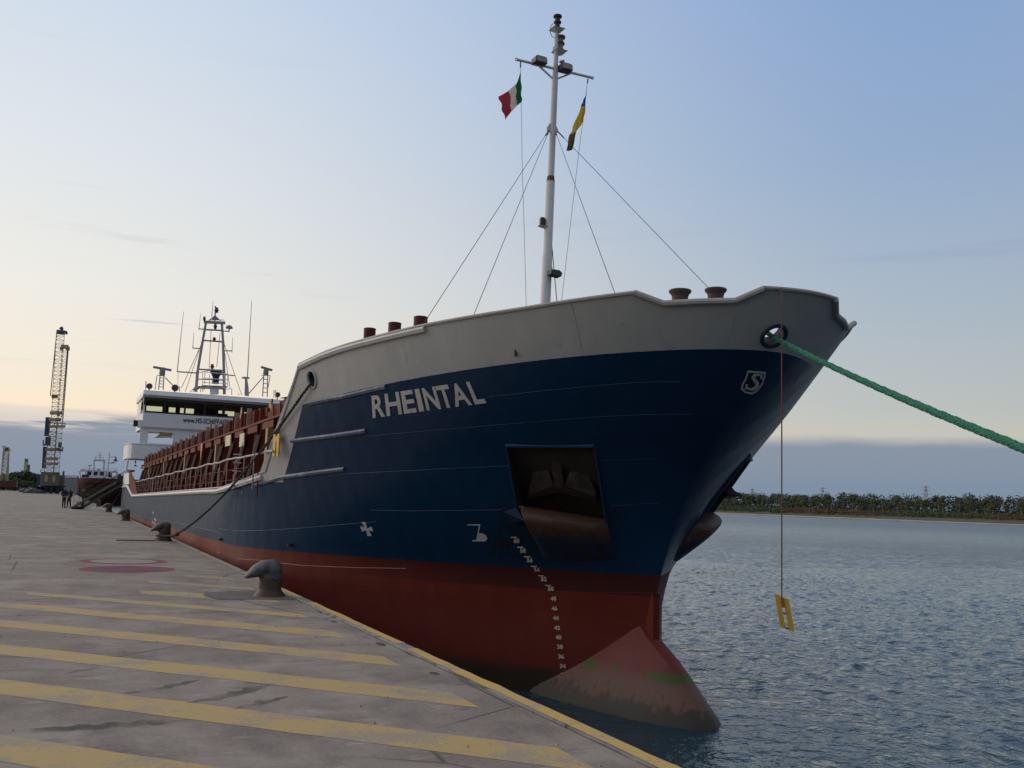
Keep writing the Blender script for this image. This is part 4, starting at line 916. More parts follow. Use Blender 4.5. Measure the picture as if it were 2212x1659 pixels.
# ---- foremast on the forecastle
def foremast():
    Ym=float(at_x(1178,655,HC)[1]); m1=zoomc(1500,0,3.318); m2=zoomc(1600,500,3.318)
    Q=lambda x,y,dy=0: at_y(*m1(x,y),Ym+dy); R_=lambda x,y,dy=0: at_y(*m2(x,y),Ym+dy)
    xb=HC-.02; zs_=R_(520,255)[2]; zt_=Q(925,320)[2]; zj=R_(480,1060)[2]; prof=[(.130,4.12),(.130,zj),(.114,zj+.02),(.114,zs_-.02),(.088,zs_+.02),(.086,zs_+1.3),(.083,zs_+2.7),(.067,zs_+3.2),(.062,zt_)]
    V=[]; o=MB()
    A0,A1=R_(470,1560),Q(925,320); ax=lambda z: A0[0]+(A1[0]-A0[0])*(z-A0[2])/(A1[2]-A0[2])
    pts=[(ax(z),Ym,z) for r,z in prof]; o.tube(pts,[r for r,z in prof],16); fm=sp('foremast',o,M['mastgrey'],True)
    sp('rust_patch',MB().tube([(ax(zs_),Ym,zs_-.04),(ax(zs_),Ym,zs_+.12)],[.1155,.0915],16),M['rust'],True,parent=fm)
    aL,aR=Q(495,630),Q(1300,825); sp('yard',MB().tube([aL,aR],.036,8),M['mastgrey'],True,parent=fm)
    for p in (aL,aR): sp('yard_end_ring',MB().tube([p+np.array([.04*math.cos(a),0,.04*math.sin(a)]) for a in np.linspace(0,6.283,10,endpoint=False)],.012,5,closed=True),M['mastgrey'],parent=fm)
    for a,b in (((735,700),(885,838)),((1090,770),(920,838))): sp('yard_brace',MB().tube([Q(*a),Q(*b)],.026,6),M['mastgrey'],True,parent=fm)
    for c,off in ((Q(745,640,-.12),0),(Q(1015,715,-.12),1)):
        fl=sp('floodlight',MB().prism([c+np.array([-.17,-.10,-.09]),c+np.array([.17,-.10,-.09]),c+np.array([.16,-.09,.07]),c+np.array([.10,-.05,.11]),c+np.array([-.10,-.05,.11]),c+np.array([-.16,-.09,.06])],(0,.28,0)),M['darkmetal'],parent=fm)
        sp('floodlight_glass',MB().bx(c[0]-.14,c[0]+.14,c[1]-.115,c[1]-.106,c[2]-.07,c[2]+.05),M['lens'],parent=fl)
    A=Q(950,655,-.1); sp('small_horn',MB().tube([A,A+np.array([.12,-.05,0])],[.03,.07],8),M['grey'],parent=fm)
    # top lamp (black) and stepped lamp, each on a bracket plate
    for (pl,base,top,dark) in (((925,320),(928,298),(930,155),True),((950,555),(962,528),(965,375),False)):
        p=Q(*pl,-.03); s=.17; sp('lamp_plate',MB().add([p+np.array([-s,-s,.02]),p+np.array([s,-s,.02]),p+np.array([s,s,.02]),p+np.array([-s,s,.02]),p+np.array([0,0,-.1])],[(0,1,2,3),(0,4,1),(1,4,2),(2,4,3),(3,4,0)]),M['mastgrey'],parent=fm)
        b=Q(*base,-.03); t=Q(*top,-.03); h=t[2]-b[2]; c=(b[0],b[1],b[2])
        sp('navigation_lamp',MB().lathe([(.085,0),(.085,h*.06),(.065,h*.1),(.065,h*.3),(.10,h*.36),(.105,h*.47),(.07,h*.5),(.07,h*.74),(.115,h*.8),(.115,h*.92),(.05,h)],c,14),[M['black'] if dark else M['lampgrey']],True,parent=fm)
        if not dark:
            sp('lamp_cap',MB().lathe([(.118,h*.79),(.12,h*.93),(.05,h*1.01)],c,14),M['black'],True,parent=fm); sp('lamp_cap',MB().lathe([(.108,h*.36),(.108,h*.47)],c,14),M['black'],True,parent=fm)
    sp('lamp_cable',MB().tube([Q(885,250,-.05),Q(862,270),Q(852,335),Q(868,380),Q(895,400)],.01,5),M['steelwire'],parent=fm); sp('lamp_cable',MB().tube([Q(925,470,-.05),Q(890,500),Q(878,545),Q(890,570)],.01,5),M['steelwire'],parent=fm)
    A=Q(875,1370); 
    for s in (-1,1): sp('stay_plate',MB().prism([A+np.array([s*.06,-.02,.18]),A+np.array([s*.16,-.02,.02]),A+np.array([s*.16,-.02,-.06]),A+np.array([s*.06,-.02,-.10])],(0,.04,0)),M['mastgrey'],parent=fm)
    # steaming light on the side, work light low, cable run
    b=R_(437,735); sp('side_lamp_bracket',MB().add([b+np.array([-.10,-.1,0]),b+np.array([.12,-.1,0]),b+np.array([.12,.1,0]),b+np.array([-.10,.1,0]),b+np.array([.12,0,-.08])],[(0,1,2,3),(0,4,1),(1,4,2),(2,4,3),(3,4,0)]),M['mastgrey'],parent=fm)
    sp('side_lamp',MB().lathe([(.075,0),(.075,.17),(.06,.20),(.0,.205)],b+np.array([.0,0,.02]),12),M['black'],True,parent=fm)
    c=R_(550,1245,-.2); wl=sp('work_light',MB().prism([c+np.array([-.13,-.14,-.03]),c+np.array([.17,-.14,-.07]),c+np.array([.20,-.14,.02]),c+np.array([.12,-.14,.09]),c+np.array([-.11,-.14,.09])],(0,.26,0)),M['darkmetal'],parent=fm)
    pts=[R_(548,350),R_(556,380),R_(552,470),R_(547,640),R_(538,760),R_(530,900),R_(540,1000),R_(528,1130),R_(540,1190)]; sp('mast_cable',MB().tube(pts,.018,5),M['black'],True,parent=fm)
    pipe=[R_(543,440),R_(530,720),R_(522,900),R_(515,1150),R_(508,1400),R_(503,1560)]; sp('mast_conduit',MB().tube(pipe,.026,6),M['grey'],True,parent=fm)
    # stays and halyards
    col=np.array([ax(11.3),Ym,11.3])
    ends=[cast(905,684)+np.array([.12,0,-.1]),cast(1003,687)+np.array([.12,0,-.1]),cast(1321,637)+np.array([.2,.1,-.1])]
    st0=[Q(835,1385),Q(840,1385),Q(910,1400),Q(925,1385)]
    far=at_x(1578,645,10.4); ends.append(np.array([far[0],far[1],far[2]-.3]))
    for s,e in zip(st0,ends):
        w=sp('mast_stay',MB().tube([s,e],.0075,5),M['steelwire'],parent=fm); d=(e-s)/np.linalg.norm(e-s); sp('turnbuckle',MB().tube([s,s+d*.28],.018,6),M['steelwire'],parent=w)
    e5=R_(592,1545,.3); sp('mast_stay',MB().tube([R_(535,900),e5,e5+(e5-R_(535,900))*.25],.012,5),M['steelwire'],parent=fm)
    return Q,R_,fm
M['lampgrey']=mat('lamp_glass_grey',(.16,.15,.13),.35,var=.3)
FQ,FR,FM=foremast()

# ---- flags and their halyards (they hang from the yard)
def flag(name,label,grid,colors,axis):
    """grid: rows of 3-D points; colour bands along `axis` (0 rows, 1 columns)"""
    nr,nc=len(grid),len(grid[0])
    # refine with Catmull-like bilinear interpolation and ripple
    S=6; V=[];F=[];mi=[]
    R=(nr-1)*S+1; C=(nc-1)*S+1
    for i in range(R):
        for j in range(C):
            a,b=min(i//S,nr-2),min(j//S,nc-2); u,v=i/S-a,j/S-b; g=np.array
            p=(1-u)*(1-v)*g(grid[a][b])+(1-u)*v*g(grid[a][b+1])+u*(1-v)*g(grid[a+1][b])+u*v*g(grid[a+1][b+1])
            p=p+np.array([.012*math.sin(i*.9+j*.4),.05*math.sin(j*.55+i*.25)*(j/C)+.02*math.sin(i*.7),0]); V.append(p)
    for i in range(R-1):
        for j in range(C-1):
            F.append((i*C+j,i*C+j+1,(i+1)*C+j+1,(i+1)*C+j)); f=(j+.5)/(C-1) if axis==1 else (i+.5)/(R-1); mi.append(min(len(colors)-1,int(f*len(colors))))
    mb=MB(); mb.v=[tuple(map(float,p)) for p in V]; mb.f=F; mb.m=mi
    o=mb.obj(name,[cloth(c) for c in colors],None,50,fix=False); return o
def cloth(c):
    key='cloth%.2f%.2f%.2f'%c
    if key in M: return M[key]
    def bld(g,pos,cc,b):
        return None
    m=mat('flag_cloth',c,.8,var=.12,vscale=14); nt=m.node_tree; b=nt.nodes['Principled BSDF']; out=nt.nodes['Material Output']
    tr=nt.nodes.new('ShaderNodeBsdfTranslucent'); mx=nt.nodes.new('ShaderNodeMixShader'); mx.inputs[0].default_value=.35; src=b.inputs['Base Color'].links[0].from_socket
    nt.links.new(src,tr.inputs[0]); nt.links.new(b.outputs[0],mx.inputs[1]); nt.links.new(tr.outputs[0],mx.inputs[2]); nt.links.new(mx.outputs[0],out.inputs[0]); M[key]=m; return m
Qf=lambda x,y,dy=0: list(FQ(x,y,-.1+dy))
gi=[[Qf(539,755),Qf(497,880,.05),Qf(420,960,.0),Qf(293,1028,-.1)],
    [Qf(545,880),Qf(487,960,.15),Qf(440,1030,-.05),Qf(318,1090,.05)],
    [Qf(549,1000),Qf(497,1060,.15),Qf(432,1110,-.05),Qf(352,1175,.05)],
    [Qf(549,1085),Qf(506,1118,.05),Qf(428,1190,.0),Qf(388,1262,.1)]]
it=flag('courtesy_flag','green, white and red flag flying from the left end of the yard','flag',[(.015,.15,.05),(.62,.58,.54),(.38,.035,.05)],1) if False else flag('courtesy_flag','',gi,[(.015,.13,.045),(.60,.56,.52),(.36,.03,.05)],1)
tag(it,'green, white and red flag flying from the left arm of the foremast yard','flag')
gu=[[Qf(1241,955),Qf(1228,1010),Qf(1218,1040),Qf(1205,1070)],
    [Qf(1226,1115),Qf(1208,1125,.1),Qf(1188,1130,-.05),Qf(1165,1140)],
    [Qf(1205,1290),Qf(1180,1310,.1),Qf(1150,1320,-.05),Qf(1098,1350)],
    [Qf(1150,1345),Qf(1130,1400,.1),Qf(1100,1410,-.05),Qf(1068,1425)],
    [Qf(1082,1590),Qf(1062,1600,.05),Qf(1045,1600),Qf(1022,1590)]]
ua=flag('signal_flag','',gu,[(.02,.11,.38),(.58,.40,.02),(.58,.40,.02),(.13,.09,.02)],0)
tag(ua,'limp blue and yellow flag hanging from the right arm of the foremast yard','flag')
for pts,lab in (([FQ(538,655),FQ(537,740),FQ(545,1100),FQ(552,1400),FR(222,0),FR(240,600),FR(267,1600),FR(270,1750)],'thin halyard hanging below the green, white and red flag'),([FQ(1253,835),FQ(1243,900),FQ(1200,1290),FQ(1180,1420),FQ(1150,1659),FR(735,720),FR(640,1540),FR(628,1700)],'thin halyard hanging below the blue and yellow flag')):
    o=MB().tube(pts,.006,5).tube([pts[0],pts[0]+(pts[1]-pts[0])*.7],.018,6).obj('halyard',M['steelwire']); tag(o,lab,'rope','halyards on the foremast')

# ------------------------------------------------------------------ quay
def quay_build(g,pos,c,b):
    w=g.world(); x,y,z=g.sep(w)[0:3]
    big=g.noise(w,.22,5,.6); mid=g.noise(w,1.1,6,.65,dist=.3); fine=g.noise(w,28,5,.7); streak=g.noise(g.mapping(w,(1.0,.35,1)),1.6,5,.6,off=2.)
    c=g.mix(g.ramp(mid,.3,.7),(.20,.172,.148),(.37,.328,.282)); c=g.mix(g.mul(g.ramp(big,.40,.62),.6),c,(.215,.185,.162))
    c=g.mix(g.mul(g.ramp(streak,.50,.70),.6),c,(.140,.122,.110))
    c=g.mix(g.mul(g.ramp(g.noise(w,.55,4,.6,off=5.),.52,.68),.55),c,(.42,.375,.32))
    # pale scuffs and dark tyre rub
    c=g.mix(g.mul(g.ramp(g.noise(g.mapping(w,(2.2,6,1)),1.3,6,.7,off=8.),.58,.70),.55),c,(.47,.425,.37))
    c=g.mix(g.mul(g.ramp(g.noise(g.mapping(w,(1.2,3.6,1)),1.0,6,.7,off=12.),.56,.68),.6),c,(.115,.103,.096))
    c=g.mix(g.mul(g.ramp(g.voro(w,6.0,'F1'),.09,.05),g.mul(g.ramp(g.noise(w,3,2,.5,off=3.),.6,.7),.7)),c,(.08,.075,.07))
    c=g.mix(g.mul(g.ramp(fine,.35,.75),.35),c,(.44,.395,.345)); c=g.mix(g.mul(g.ramp(g.noise(w,60,3,.6,off=1.),.55,.75),.35),c,(.12,.11,.10))
    # slab joints
    jx=g.math('ABSOLUTE',g.sub(g.math('FRACT',g.mul(g.add(y,3.0),1/12.0)),.5)); c=g.mix(g.mul(g.ramp(jx,.0022,.0008),.75),c,(.07,.065,.06))
    crack=g.ramp(g.voro(g.mapping(g.add(0,0) if False else w,(.22,.22,.22)),1.0),.0050,.0015); c=g.mix(g.mul(crack,g.mul(g.ramp(big,.44,.54),.75)),c,(.075,.07,.068))
    c=g.mix(1.0,c,(.96,.91,.86),'MULTIPLY')
    bn=g.N.new('ShaderNodeBump'); bn.inputs['Strength'].default_value=.35; bn.inputs['Distance'].default_value=.02
    g.L.new(g.add(g.mul(fine,.35),g.add(mid,g.mul(g.noise(w,7,4,.6),.5))),bn.inputs['Height']); g.L.new(bn.outputs[0],b.inputs['Normal'])
    return c
M['quay']=mat('worn_concrete',(.2,.2,.2),.85,build=quay_build,spec=.3)
def coping_build(g,pos,c,b):
    w=g.world(); n=g.noise(w,2.2,6,.65); f=g.noise(w,22,5,.7)
    c=g.mix(n,(.17,.155,.135),(.32,.295,.26)); c=g.mix(g.ramp(g.noise(w,4,5,.6,off=3.),.55,.68),c,(.10,.075,.055)); return g.mix(g.mul(f,.25),c,(.30,.28,.26))
M['coping']=mat('coping_concrete',(.2,.2,.2),.85,build=coping_build,bump=.5,bscale=14,spec=.3)
def paint_build(col,wear,fd=.13):
    def bld(g,pos,c,b):
        w=g.world(); n=g.noise(w,1.6,6,.68); f=g.noise(w,30,4,.65); s=g.noise(g.mapping(w,(1.2,4,1)),1.6,6,.7,off=5.)
        y_=g.sep(w)[1]; fade=g.ramp(y_,13,27)
        c=g.mix(n,tuple(v*.78 for v in col),col)
        c=g.mix(g.mul(g.ramp(s,.52,.72),.5),c,(.36,.26,.14))
        hole=g.ramp(g.add(g.add(g.mul(n,.6),g.mul(f,.4)),g.mul(fade,fd)),wear-.02,wear+.07)
        return g.mix(g.mul(hole,.72),c,(.30,.265,.23))
    return bld
M['ystripe']=mat('worn_yellow_road_paint',(.4,.3,.1),.8,build=paint_build((.58,.40,.165),.50),spec=.25)
M['yedge']=mat('worn_yellow_edge_paint',(.4,.3,.1),.8,build=paint_build((.68,.44,.14),.53),spec=.25)
M['rpaint']=mat('worn_red_road_paint',(.26,.06,.06),.8,build=paint_build((.27,.05,.055),.60,0),spec=.25)
M['wpaint']=mat('worn_white_road_paint',(.42,.40,.38),.8,build=paint_build((.33,.30,.275),.55,0),spec=.25)
M['bpaint']=mat('worn_blue_road_paint',(.10,.09,.17),.8,build=paint_build((.10,.07,.14),.60,0),spec=.25)
QX=-.25
M['patch']=mat('patch_concrete',(.13,.115,.10),.9,var=.4,vscale=3,bump=.5,bscale=18)
M['spall']=mat('spalled_concrete',(.075,.065,.055),.9,var=.5,vscale=9,bump=.8,bscale=25)
M['gritm']=mat('grit',(.28,.26,.24),.9,var=.6,vscale=15)
q=MB().add([(-420,-60,0),(QX,-60,0),(QX,430,0),(-420,430,0)],[(0,1,2,3)]).obj('quay',M['quay']); struct(q,'worn grey concrete quay apron'); QUAY=q
# coping blocks along the edge, each a cast length with chipped arrises
yy=-40.0; k=0
mesh_cache=[]
def coping_block(L,seed):
    rr=np.random.default_rng(seed); m=MB(); n=24; V=[];F=[]
    for i in range(n+1):
        y=L*i/n; ch=.012+.02*rr.random()*(rr.random()<.35); co=.010+.02*rr.random()*(rr.random()<.3)
        V+=[(QX+.028+co*1.6,y,-.06),(QX+.028+co*1.6,y,-.006-ch*.5),(QX+.055+co*1.6,y,.004),(-.03-ch,y,.004),(0,y,-.025-ch),(0,y,-2.0)]
    for i in range(n):
        for j in range(5): F.append((i*6+j,i*6+j+1,(i+1)*6+j+1,(i+1)*6+j))
    F+=[tuple(range(6)),tuple(n*6+j for j in range(6))]
    return m.add(V,F).mesh('coping_block',M['coping'],30)
cb=[coping_block(4.985,s) for s in (1,2,3)]
while yy<330:
    o=link('coping_block',cb[k%3],QUAY); o.location=(0,yy,0); k+=1; yy+=5.0
sp2=MB().add([(QX+.012,-60,-.07),(QX+.012,430,-.07),(QX-.3,430,-.07),(QX-.3,-60,-.07)],[(0,1,2,3)])
jg=MB().add([(QX-.0005,-60,0),(QX-.0005,430,0),(QX-.0005,430,-.08),(QX-.0005,-60,-.08)],[(0,1,2,3)]).obj('edge_joint',M['darkjoint'] if 'darkjoint' in M else M['rust'],QUAY)
jg2=MB().add([(QX-.01,-60,-.05),(QX-.01,430,-.05),(QX+.05,430,-.05),(QX+.05,-60,-.05)],[(0,1,2,3)]).obj('joint_filler',M['rust'],QUAY)
wl=MB().bx(-.6,-.02,-60,430,-6,-1.99).obj('quay_wall',M['coping'],QUAY)
# painted markings, each a thin sheet above the concrete
def sheet(name,poly,z,m,sub=0):
    return MB().add([(x,y,z) for x,y in poly],[tuple(range(len(poly)))]).obj(name,m,QUAY)
def ragged(p0,p1,amp,n,rr):
    return [(p0[0]+(p1[0]-p0[0])*i/n+rr.normal()*amp,p0[1]+(p1[1]-p0[1])*i/n+rr.normal()*amp) for i in range(n+1)]
def stripe(ye,w,xl,xe=-.6,slope=-1.0,seed=0):
    rr=np.random.default_rng(seed)
    up=ragged((xe-.0,ye),(xl,ye+slope*(xl-xe)),.006,30,rr); dn=ragged((xl,ye-w+slope*(xl-xe)),(xe,ye-w),.006,30,rr)
    return sheet('hatch_stripe',up+dn,.002,M['ystripe'])
# y at the outer end of the upper edge, width, inner end
for i,(ye,w,xl) in enumerate([(4.30,.72,-7.2),(6.42,.70,-7.0),(8.50,.68,-6.6),(10.62,.68,-6.2),(12.72,.69,-5.6),(14.62,.52,-4.35),(16.55,.42,-1.1),(18.75,.50,-2.3),(20.93,.52,-1.5),(22.95,.5,-1.3),(24.6,.45,-1.25),(26.2,.4,-1.15),(27.9,.4,-1.0),(30.0,.4,-.95),(32.2,.4,-.9)]):
    stripe(ye,w,xl,seed=i)
sheet('hatch_stripe',[(-1.62,17.85),(-1.66,17.0),(-2.6,17.75),(-2.6,18.45)],.002,M['ystripe'])
# yellow line on the coping, broken where the paint has gone
rr=np.random.default_rng(3)
for y0,y1,xa,xb in ((-10,11.05,-.185,-.05),(11.5,16.1,-.165,-.045),(16.9,22.4,-.17,-.05),(22.9,30,-.17,-.05),(30.4,44,-.17,-.05),(44.5,60,-.17,-.05),(60.5,95,-.17,-.05)):
    n=max(8,int((y1-y0)*3)); up=ragged((xa,y0),(xa,y1),.007,n,rr); dn=ragged((xb,y1),(xb,y0),.007,n,rr); sheet('edge_line',up+dn,.0062,M['yedge'])
# round painted signs lying on the ground
def ell(cx,cy,rx,ry,n=48,a0=0): return [(cx+rx*math.cos(a0+2*math.pi*i/n),cy+ry*math.sin(a0+2*math.pi*i/n)) for i in range(n)]
def ring(name,cx,cy,r0,r1,z,m):
    a=ell(cx,cy,r1,r1*.96); b=ell(cx,cy,r0,r0*.96); n=len(a); return MB().add([(x,y,z) for x,y in a+b],[(i,(i+1)%n,n+(i+1)%n,n+i) for i in range(n)]).obj(name,m,QUAY)
ring('sign_ring',-2.43,25.84,.78,1.0,.004,M['rpaint']); sheet('sign_disc',ell(-2.43,25.84,.777,.75),.004,M['wpaint'])
ring('sign_ring',-2.50,23.32,.76,1.0,.004,M['rpaint']); sheet('sign_disc',ell(-2.50,23.32,.757,.73),.004,M['bpaint'])
for s in (1,-1):
    dx,dy=math.cos(s*.8),math.sin(s*.8); px,py=-dy*.11,dx*.11
    sheet('sign_slash',[(-2.5+dx*.75+px,23.32+dy*.73+py),(-2.5-dx*.75+px,23.32-dy*.73+py),(-2.5-dx*.75-px,23.32-dy*.73-py),(-2.5+dx*.75-px,23.32+dy*.73-py)],.005 if s==1 else .0065,M['rpaint'])
# faint lane dashes far along the apron
for x,y in ((-13.2,110),(-11.2,110),(-9.2,110),(-7.5,110),(-5.8,110)): sheet('lane_dash',[(x-.5,y-1.2),(x+.5,y-1.2),(x+.5,y+1.2),(x-.5,y+1.2)],.004,M['wpaint2'] if 'wpaint2' in M else M['wpaint'])
for y in (60,75,92): sheet('lane_dash',[(-8.6,y-3),(-8.3,y-3),(-8.3,y+3),(-8.6,y+3)],.004,M['wpaint'])
# serrated tyre marks left by turning trucks
def tm():
    m=bpy.data.materials.new('tyre_rub'); m.use_nodes=True; nt=m.node_tree; g=G(nt); b=nt.nodes['Principled BSDF']; w=g.world(); b.inputs['Base Color'].default_value=(.055,.05,.05,1); b.inputs['Roughness'].default_value=.8
    nt.links.new(g.mul(g.ramp(g.add(g.mul(g.noise(w,2.0,5,.6),.7),g.mul(g.noise(w,35,3,.6),.3)),.38,.60),.55),b.inputs['Alpha']); return m
M['tyrerub']=tm()
uq=zoomc(0,1650,2.069)
for k,(pl,wd) in enumerate((([(780,1172),(900,1162),(1060,1135),(1200,1105),(1320,1078)],.11),([(1235,1232),(1400,1205),(1560,1170),(1680,1140),(1790,1105)],.15),([(200,1405),(420,1402),(650,1390),(900,1372),(1100,1355),(1260,1342)],.17),([(430,1040),(540,1018),(660,995)],.12),([(1540,1275),(1700,1240),(1900,1190)],.12))):
    P=[at_z(*uq(*q),0)[:2] for q in pl]; L_=np.concatenate([[0],np.cumsum([np.linalg.norm(P[i+1]-P[i]) for i in range(len(P)-1)])]); n=int(L_[-1]/.05); pts=[np.array([np.interp(t,L_,[p[c] for p in P]) for c in (0,1)]) for t in np.linspace(0,L_[-1],n)]
    up=[];dn=[]
    for i,p in enumerate(pts):
        t=pts[min(i+1,n-1)]-pts[max(i-1,0)]; t/=np.linalg.norm(t); nn=np.array([-t[1],t[0]]); f=min(1,min(i,n-1-i)/6+.15); tooth=.035 if (i//2)%2 else -.02
        up.append(tuple(p+nn*(wd/2+tooth)*f)); dn.append(tuple(p-nn*(wd/2-tooth*.4)*f))
    z=.0044+.0003*k; V=[(x,y,z) for x,y in up+dn]; MB().add(V,[(i,i+1,n+i+1,n+i) for i in range(n-1)]).obj('tyre_mark',M['tyrerub'],QUAY)
# broken concrete beside the coping joint, and grit
for k,(px,py,w,l) in enumerate(((1720,988,.10,.55),(1310,790,.07,.35),(430,335,.06,.7),(1180,705,.04,.5),(2205,1245,.08,.3),(1960,1010,.05,.25))):
    p=at_z(*v_(px,py),0); r_=np.random.default_rng(k+40); n=15; w*=.6; l*=.6; sheet('spalled_patch',[(min(QX-.001,p[0]+w*math.cos(a)*(.6+.6*r_.random())-.03),p[1]+l/2*math.sin(a)*(.6+.6*r_.random())) for a in np.linspace(0,2*math.pi,n,endpoint=False)],.003,M['spall'])
r_=np.random.default_rng(77); gv=MB()
for _ in range(240):
    x=-.3-r_.random()**1.3*6; y=5+r_.random()*26; s_=.006+.014*r_.random()**2; q=np.array([x,y,s_*.5]); gv.add([q+np.array([s_*math.cos(a),s_*math.sin(a),-s_*.5]) for a in (0,2.1,4.2)]+[q+np.array([0,0,s_*.6])],[(0,1,3),(1,2,3),(2,0,3)])
go=gv.obj('grit',M['gritm'],QUAY); go['kind']='stuff'
# sunk concrete patch round the near bollard
sheet('bollard_footing',[(-1.56,17.9),(-1.62,17.4),(-1.50,16.76),(-.27,16.55),(-.27,18.1),(-.62,18.28)],.006,M['patch'])

# ------------------------------------------------------------------ bollards (hook-headed)
def bollard_mesh():
    bm=bmesh.new()
    def blob(c,s,R=None):
        r=bmesh.ops.create_icosphere(bm,subdivisions=3,radius=1); 
        for v in r['verts']: v.co=Vector((v.co.x*s[0],v.co.y*s[1],v.co.z*s[2])); 
        if R is not None: bmesh.ops.rotate(bm,verts=r['verts'],cent=(0,0,0),matrix=R)
        bmesh.ops.translate(bm,verts=r['verts'],vec=c)
    bmesh.ops.create_cone(bm,cap_ends=True,segments=28,radius1=.200,radius2=.185,depth=.5,matrix=Matrix.Translation((0,0,.23)))
    bmesh.ops.create_cone(bm,cap_ends=True,segments=28,radius1=.29,radius2=.20,depth=.11,matrix=Matrix.Translation((0,0,.045)))
    blob((0,0,.47),(.195,.205,.155)); blob((-.10,0,.482),(.215,.20,.135),Matrix.Rotation(math.radians(-14),3,'Y')); blob((-.20,0,.455),(.21,.195,.115),Matrix.Rotation(math.radians(-30),3,'Y')); blob((-.335,0,.385),(.13,.16,.062),Matrix.Rotation(math.radians(-34),3,'Y'))
    me=bpy.data.meshes.new('tmp'); bm.to_mesh(me); bm.free(); o=bpy.data.objects.new('tmp',me); COL.objects.link(o)
    md=o.modifiers.new('r','REMESH'); md.mode='VOXEL'; md.voxel_size=.016; ms=o.modifiers.new('s','SMOOTH'); ms.factor=.6; ms.iterations=7
    dg=bpy.context.evaluated_depsgraph_get(); dg.update(); me2=bpy.data.meshes.new_from_object(o.evaluated_get(dg)); bpy.data.objects.remove(o); bpy.data.meshes.remove(me)
    me2.polygons.foreach_set('use_smooth',[True]*len(me2.polygons)); return me2
def boll_build(base,dark):
    def bld(g,pos,c,b):
        x,y,z=g.sep(pos)[0:3]; n=g.noise(pos,7,6,.65); f=g.noise(pos,26,5,.7)
        paint=g.mix(g.ramp(n,.32,.66),tuple(v*.42 for v in base),tuple(v*1.25 for v in base)); rust=g.mix(g.ramp(f,.3,.7),(.026,.017,.013),(.085,.040,.023))
        worn=g.ramp(g.add(g.mul(n,.7),g.mul(g.ramp(z,.40,.20),.22)),.40,.54); c=g.mix(worn,paint,rust)
        c=g.mix(g.ramp(g.add(z,g.mul(g.sub(n,.5),.16)),.10,.03),c,(.075,.026,.016))
        return g.mix(g.mul(g.ramp(f,.55,.7),.35),c,dark)
    return bld
M['bollgrey']=mat('bollard_grey_paint',(.16,.16,.17),.55,build=boll_build((.09,.088,.086),(.024,.021,.02)),bump=.5,bscale=22)
M['bollrust']=mat('bollard_rusty_iron',(.09,.06,.05),.6,build=boll_build((.105,.075,.062),(.03,.025,.022)),bump=.5,bscale=22)
bmesh_=bollard_mesh(); bm2=bmesh_.copy(); bmesh_.materials.append(M['bollgrey']); bm2.materials.append(M['bollrust'])
bl=[((-.56,17.25,0),bmesh_,1.0,0,'large grey and rusty hook-headed bollard nearest the camera at the quay edge'),
    ((-.52,36.5,0),bm2,1.08,.1,'rusty brown bollard with the green bow line looped round its foot'),
    ((-.50,59.1,0),bm2,1.1,-.05,'dark bollard at the quay edge just left of the grey hull side'),
    ((-.49,80.2,0),bm2,1.1,.05,'small dark bollard holding the stern line near the foot of the gangway'),
    ((-.48,102.6,0),bm2,1.1,.0,'farthest small bollard on the quay edge below the red ship'),
    ((-.55,-2.9,0),bmesh_,1.06,0.1,'hook-headed bollard beside the photographer taking the thick green line')]
for loc,me,s,rz,lab in bl:
    o=link('bollard',me); o.location=loc; o.scale=(s,s,s); o.rotation_euler=(0,0,rz); tag(o,lab,'bollard','bollards along the quay edge')

# ------------------------------------------------------------------ ropes
def rope_mat(name,col,dark,scale=60):
    def bld(g,pos,c,b):
        w=g.world(); n=g.noise(w,scale,4,.6); return g.mix(n,dark,col)
    return mat(name,col,.75,build=bld,bump=.6,bscale=scale)
M['greenrope']=rope_mat('green_polypropylene',(.03,.26,.15),(.008,.085,.055),70)
M['darkrope']=rope_mat('weathered_green_rope',(.035,.055,.035),(.012,.016,.013),60)
def catenary(a,b,sag,n=40):
    a=np.array(a,float);b=np.array(b,float); return [a+(b-a)*t-np.array([0,0,sag*4*t*(1-t)]) for t in np.linspace(0,1,n)]
def braided(pts,R,strands,pitch,name,m,n=6,frac=.62):
    """rope of twisted strands around a centre line"""
    P=np.array(pts); L_=np.concatenate([[0],np.cumsum(np.linalg.norm(np.diff(P,axis=0),axis=1))]); N_=int(L_[-1]/pitch*14); s=np.linspace(0,L_[-1],N_)
    C=np.stack([np.interp(s,L_,P[:,k]) for k in range(3)],1); T=np.gradient(C,axis=0); T/=np.linalg.norm(T,axis=1)[:,None]
    u=np.cross(T,[0,0,1.0]); u/=np.linalg.norm(u,axis=1)[:,None]; w=np.cross(T,u); mb=MB()
    for k in range(strands):
        d=1 if k%2==0 else -1
        a=d*2*math.pi*s/pitch+2*math.pi*k/strands; rad=R*.52*(1+.16*np.sin(a*2*d+k))
        mb.tube(list(C+rad[:,None]*(np.cos(a)[:,None]*u+np.sin(a)[:,None]*w)),R*frac*.72,n)
    return mb.obj(name,m,None,60)
fc=FAIR[2][0]; inn=fc-FAIR[2][1]*.5
r1=[inn+np.array([0,.3,.02]),fc+np.array([.0,.0,-.03])]+catenary(fc+np.array([0,-.02,-.03]),(-.62,-2.75,.16),.23,40)[1:]
o=braided(r1,.044,8,.33,'mooring_line',M['greenrope'],5); tag(o,'thick bright green mooring line running from the stem fairlead out of the picture','rope','mooring lines')
fl_=FAIR[0][0]
r2=[fl_-FAIR[0][1]*.35,fl_+FAIR[0][1]*.04+np.array([0,0,-.12])]+catenary(fl_+FAIR[0][1]*.06+np.array([-.02,.05,-.16]),(-.34,34.2,.34),.42,34)[1:]
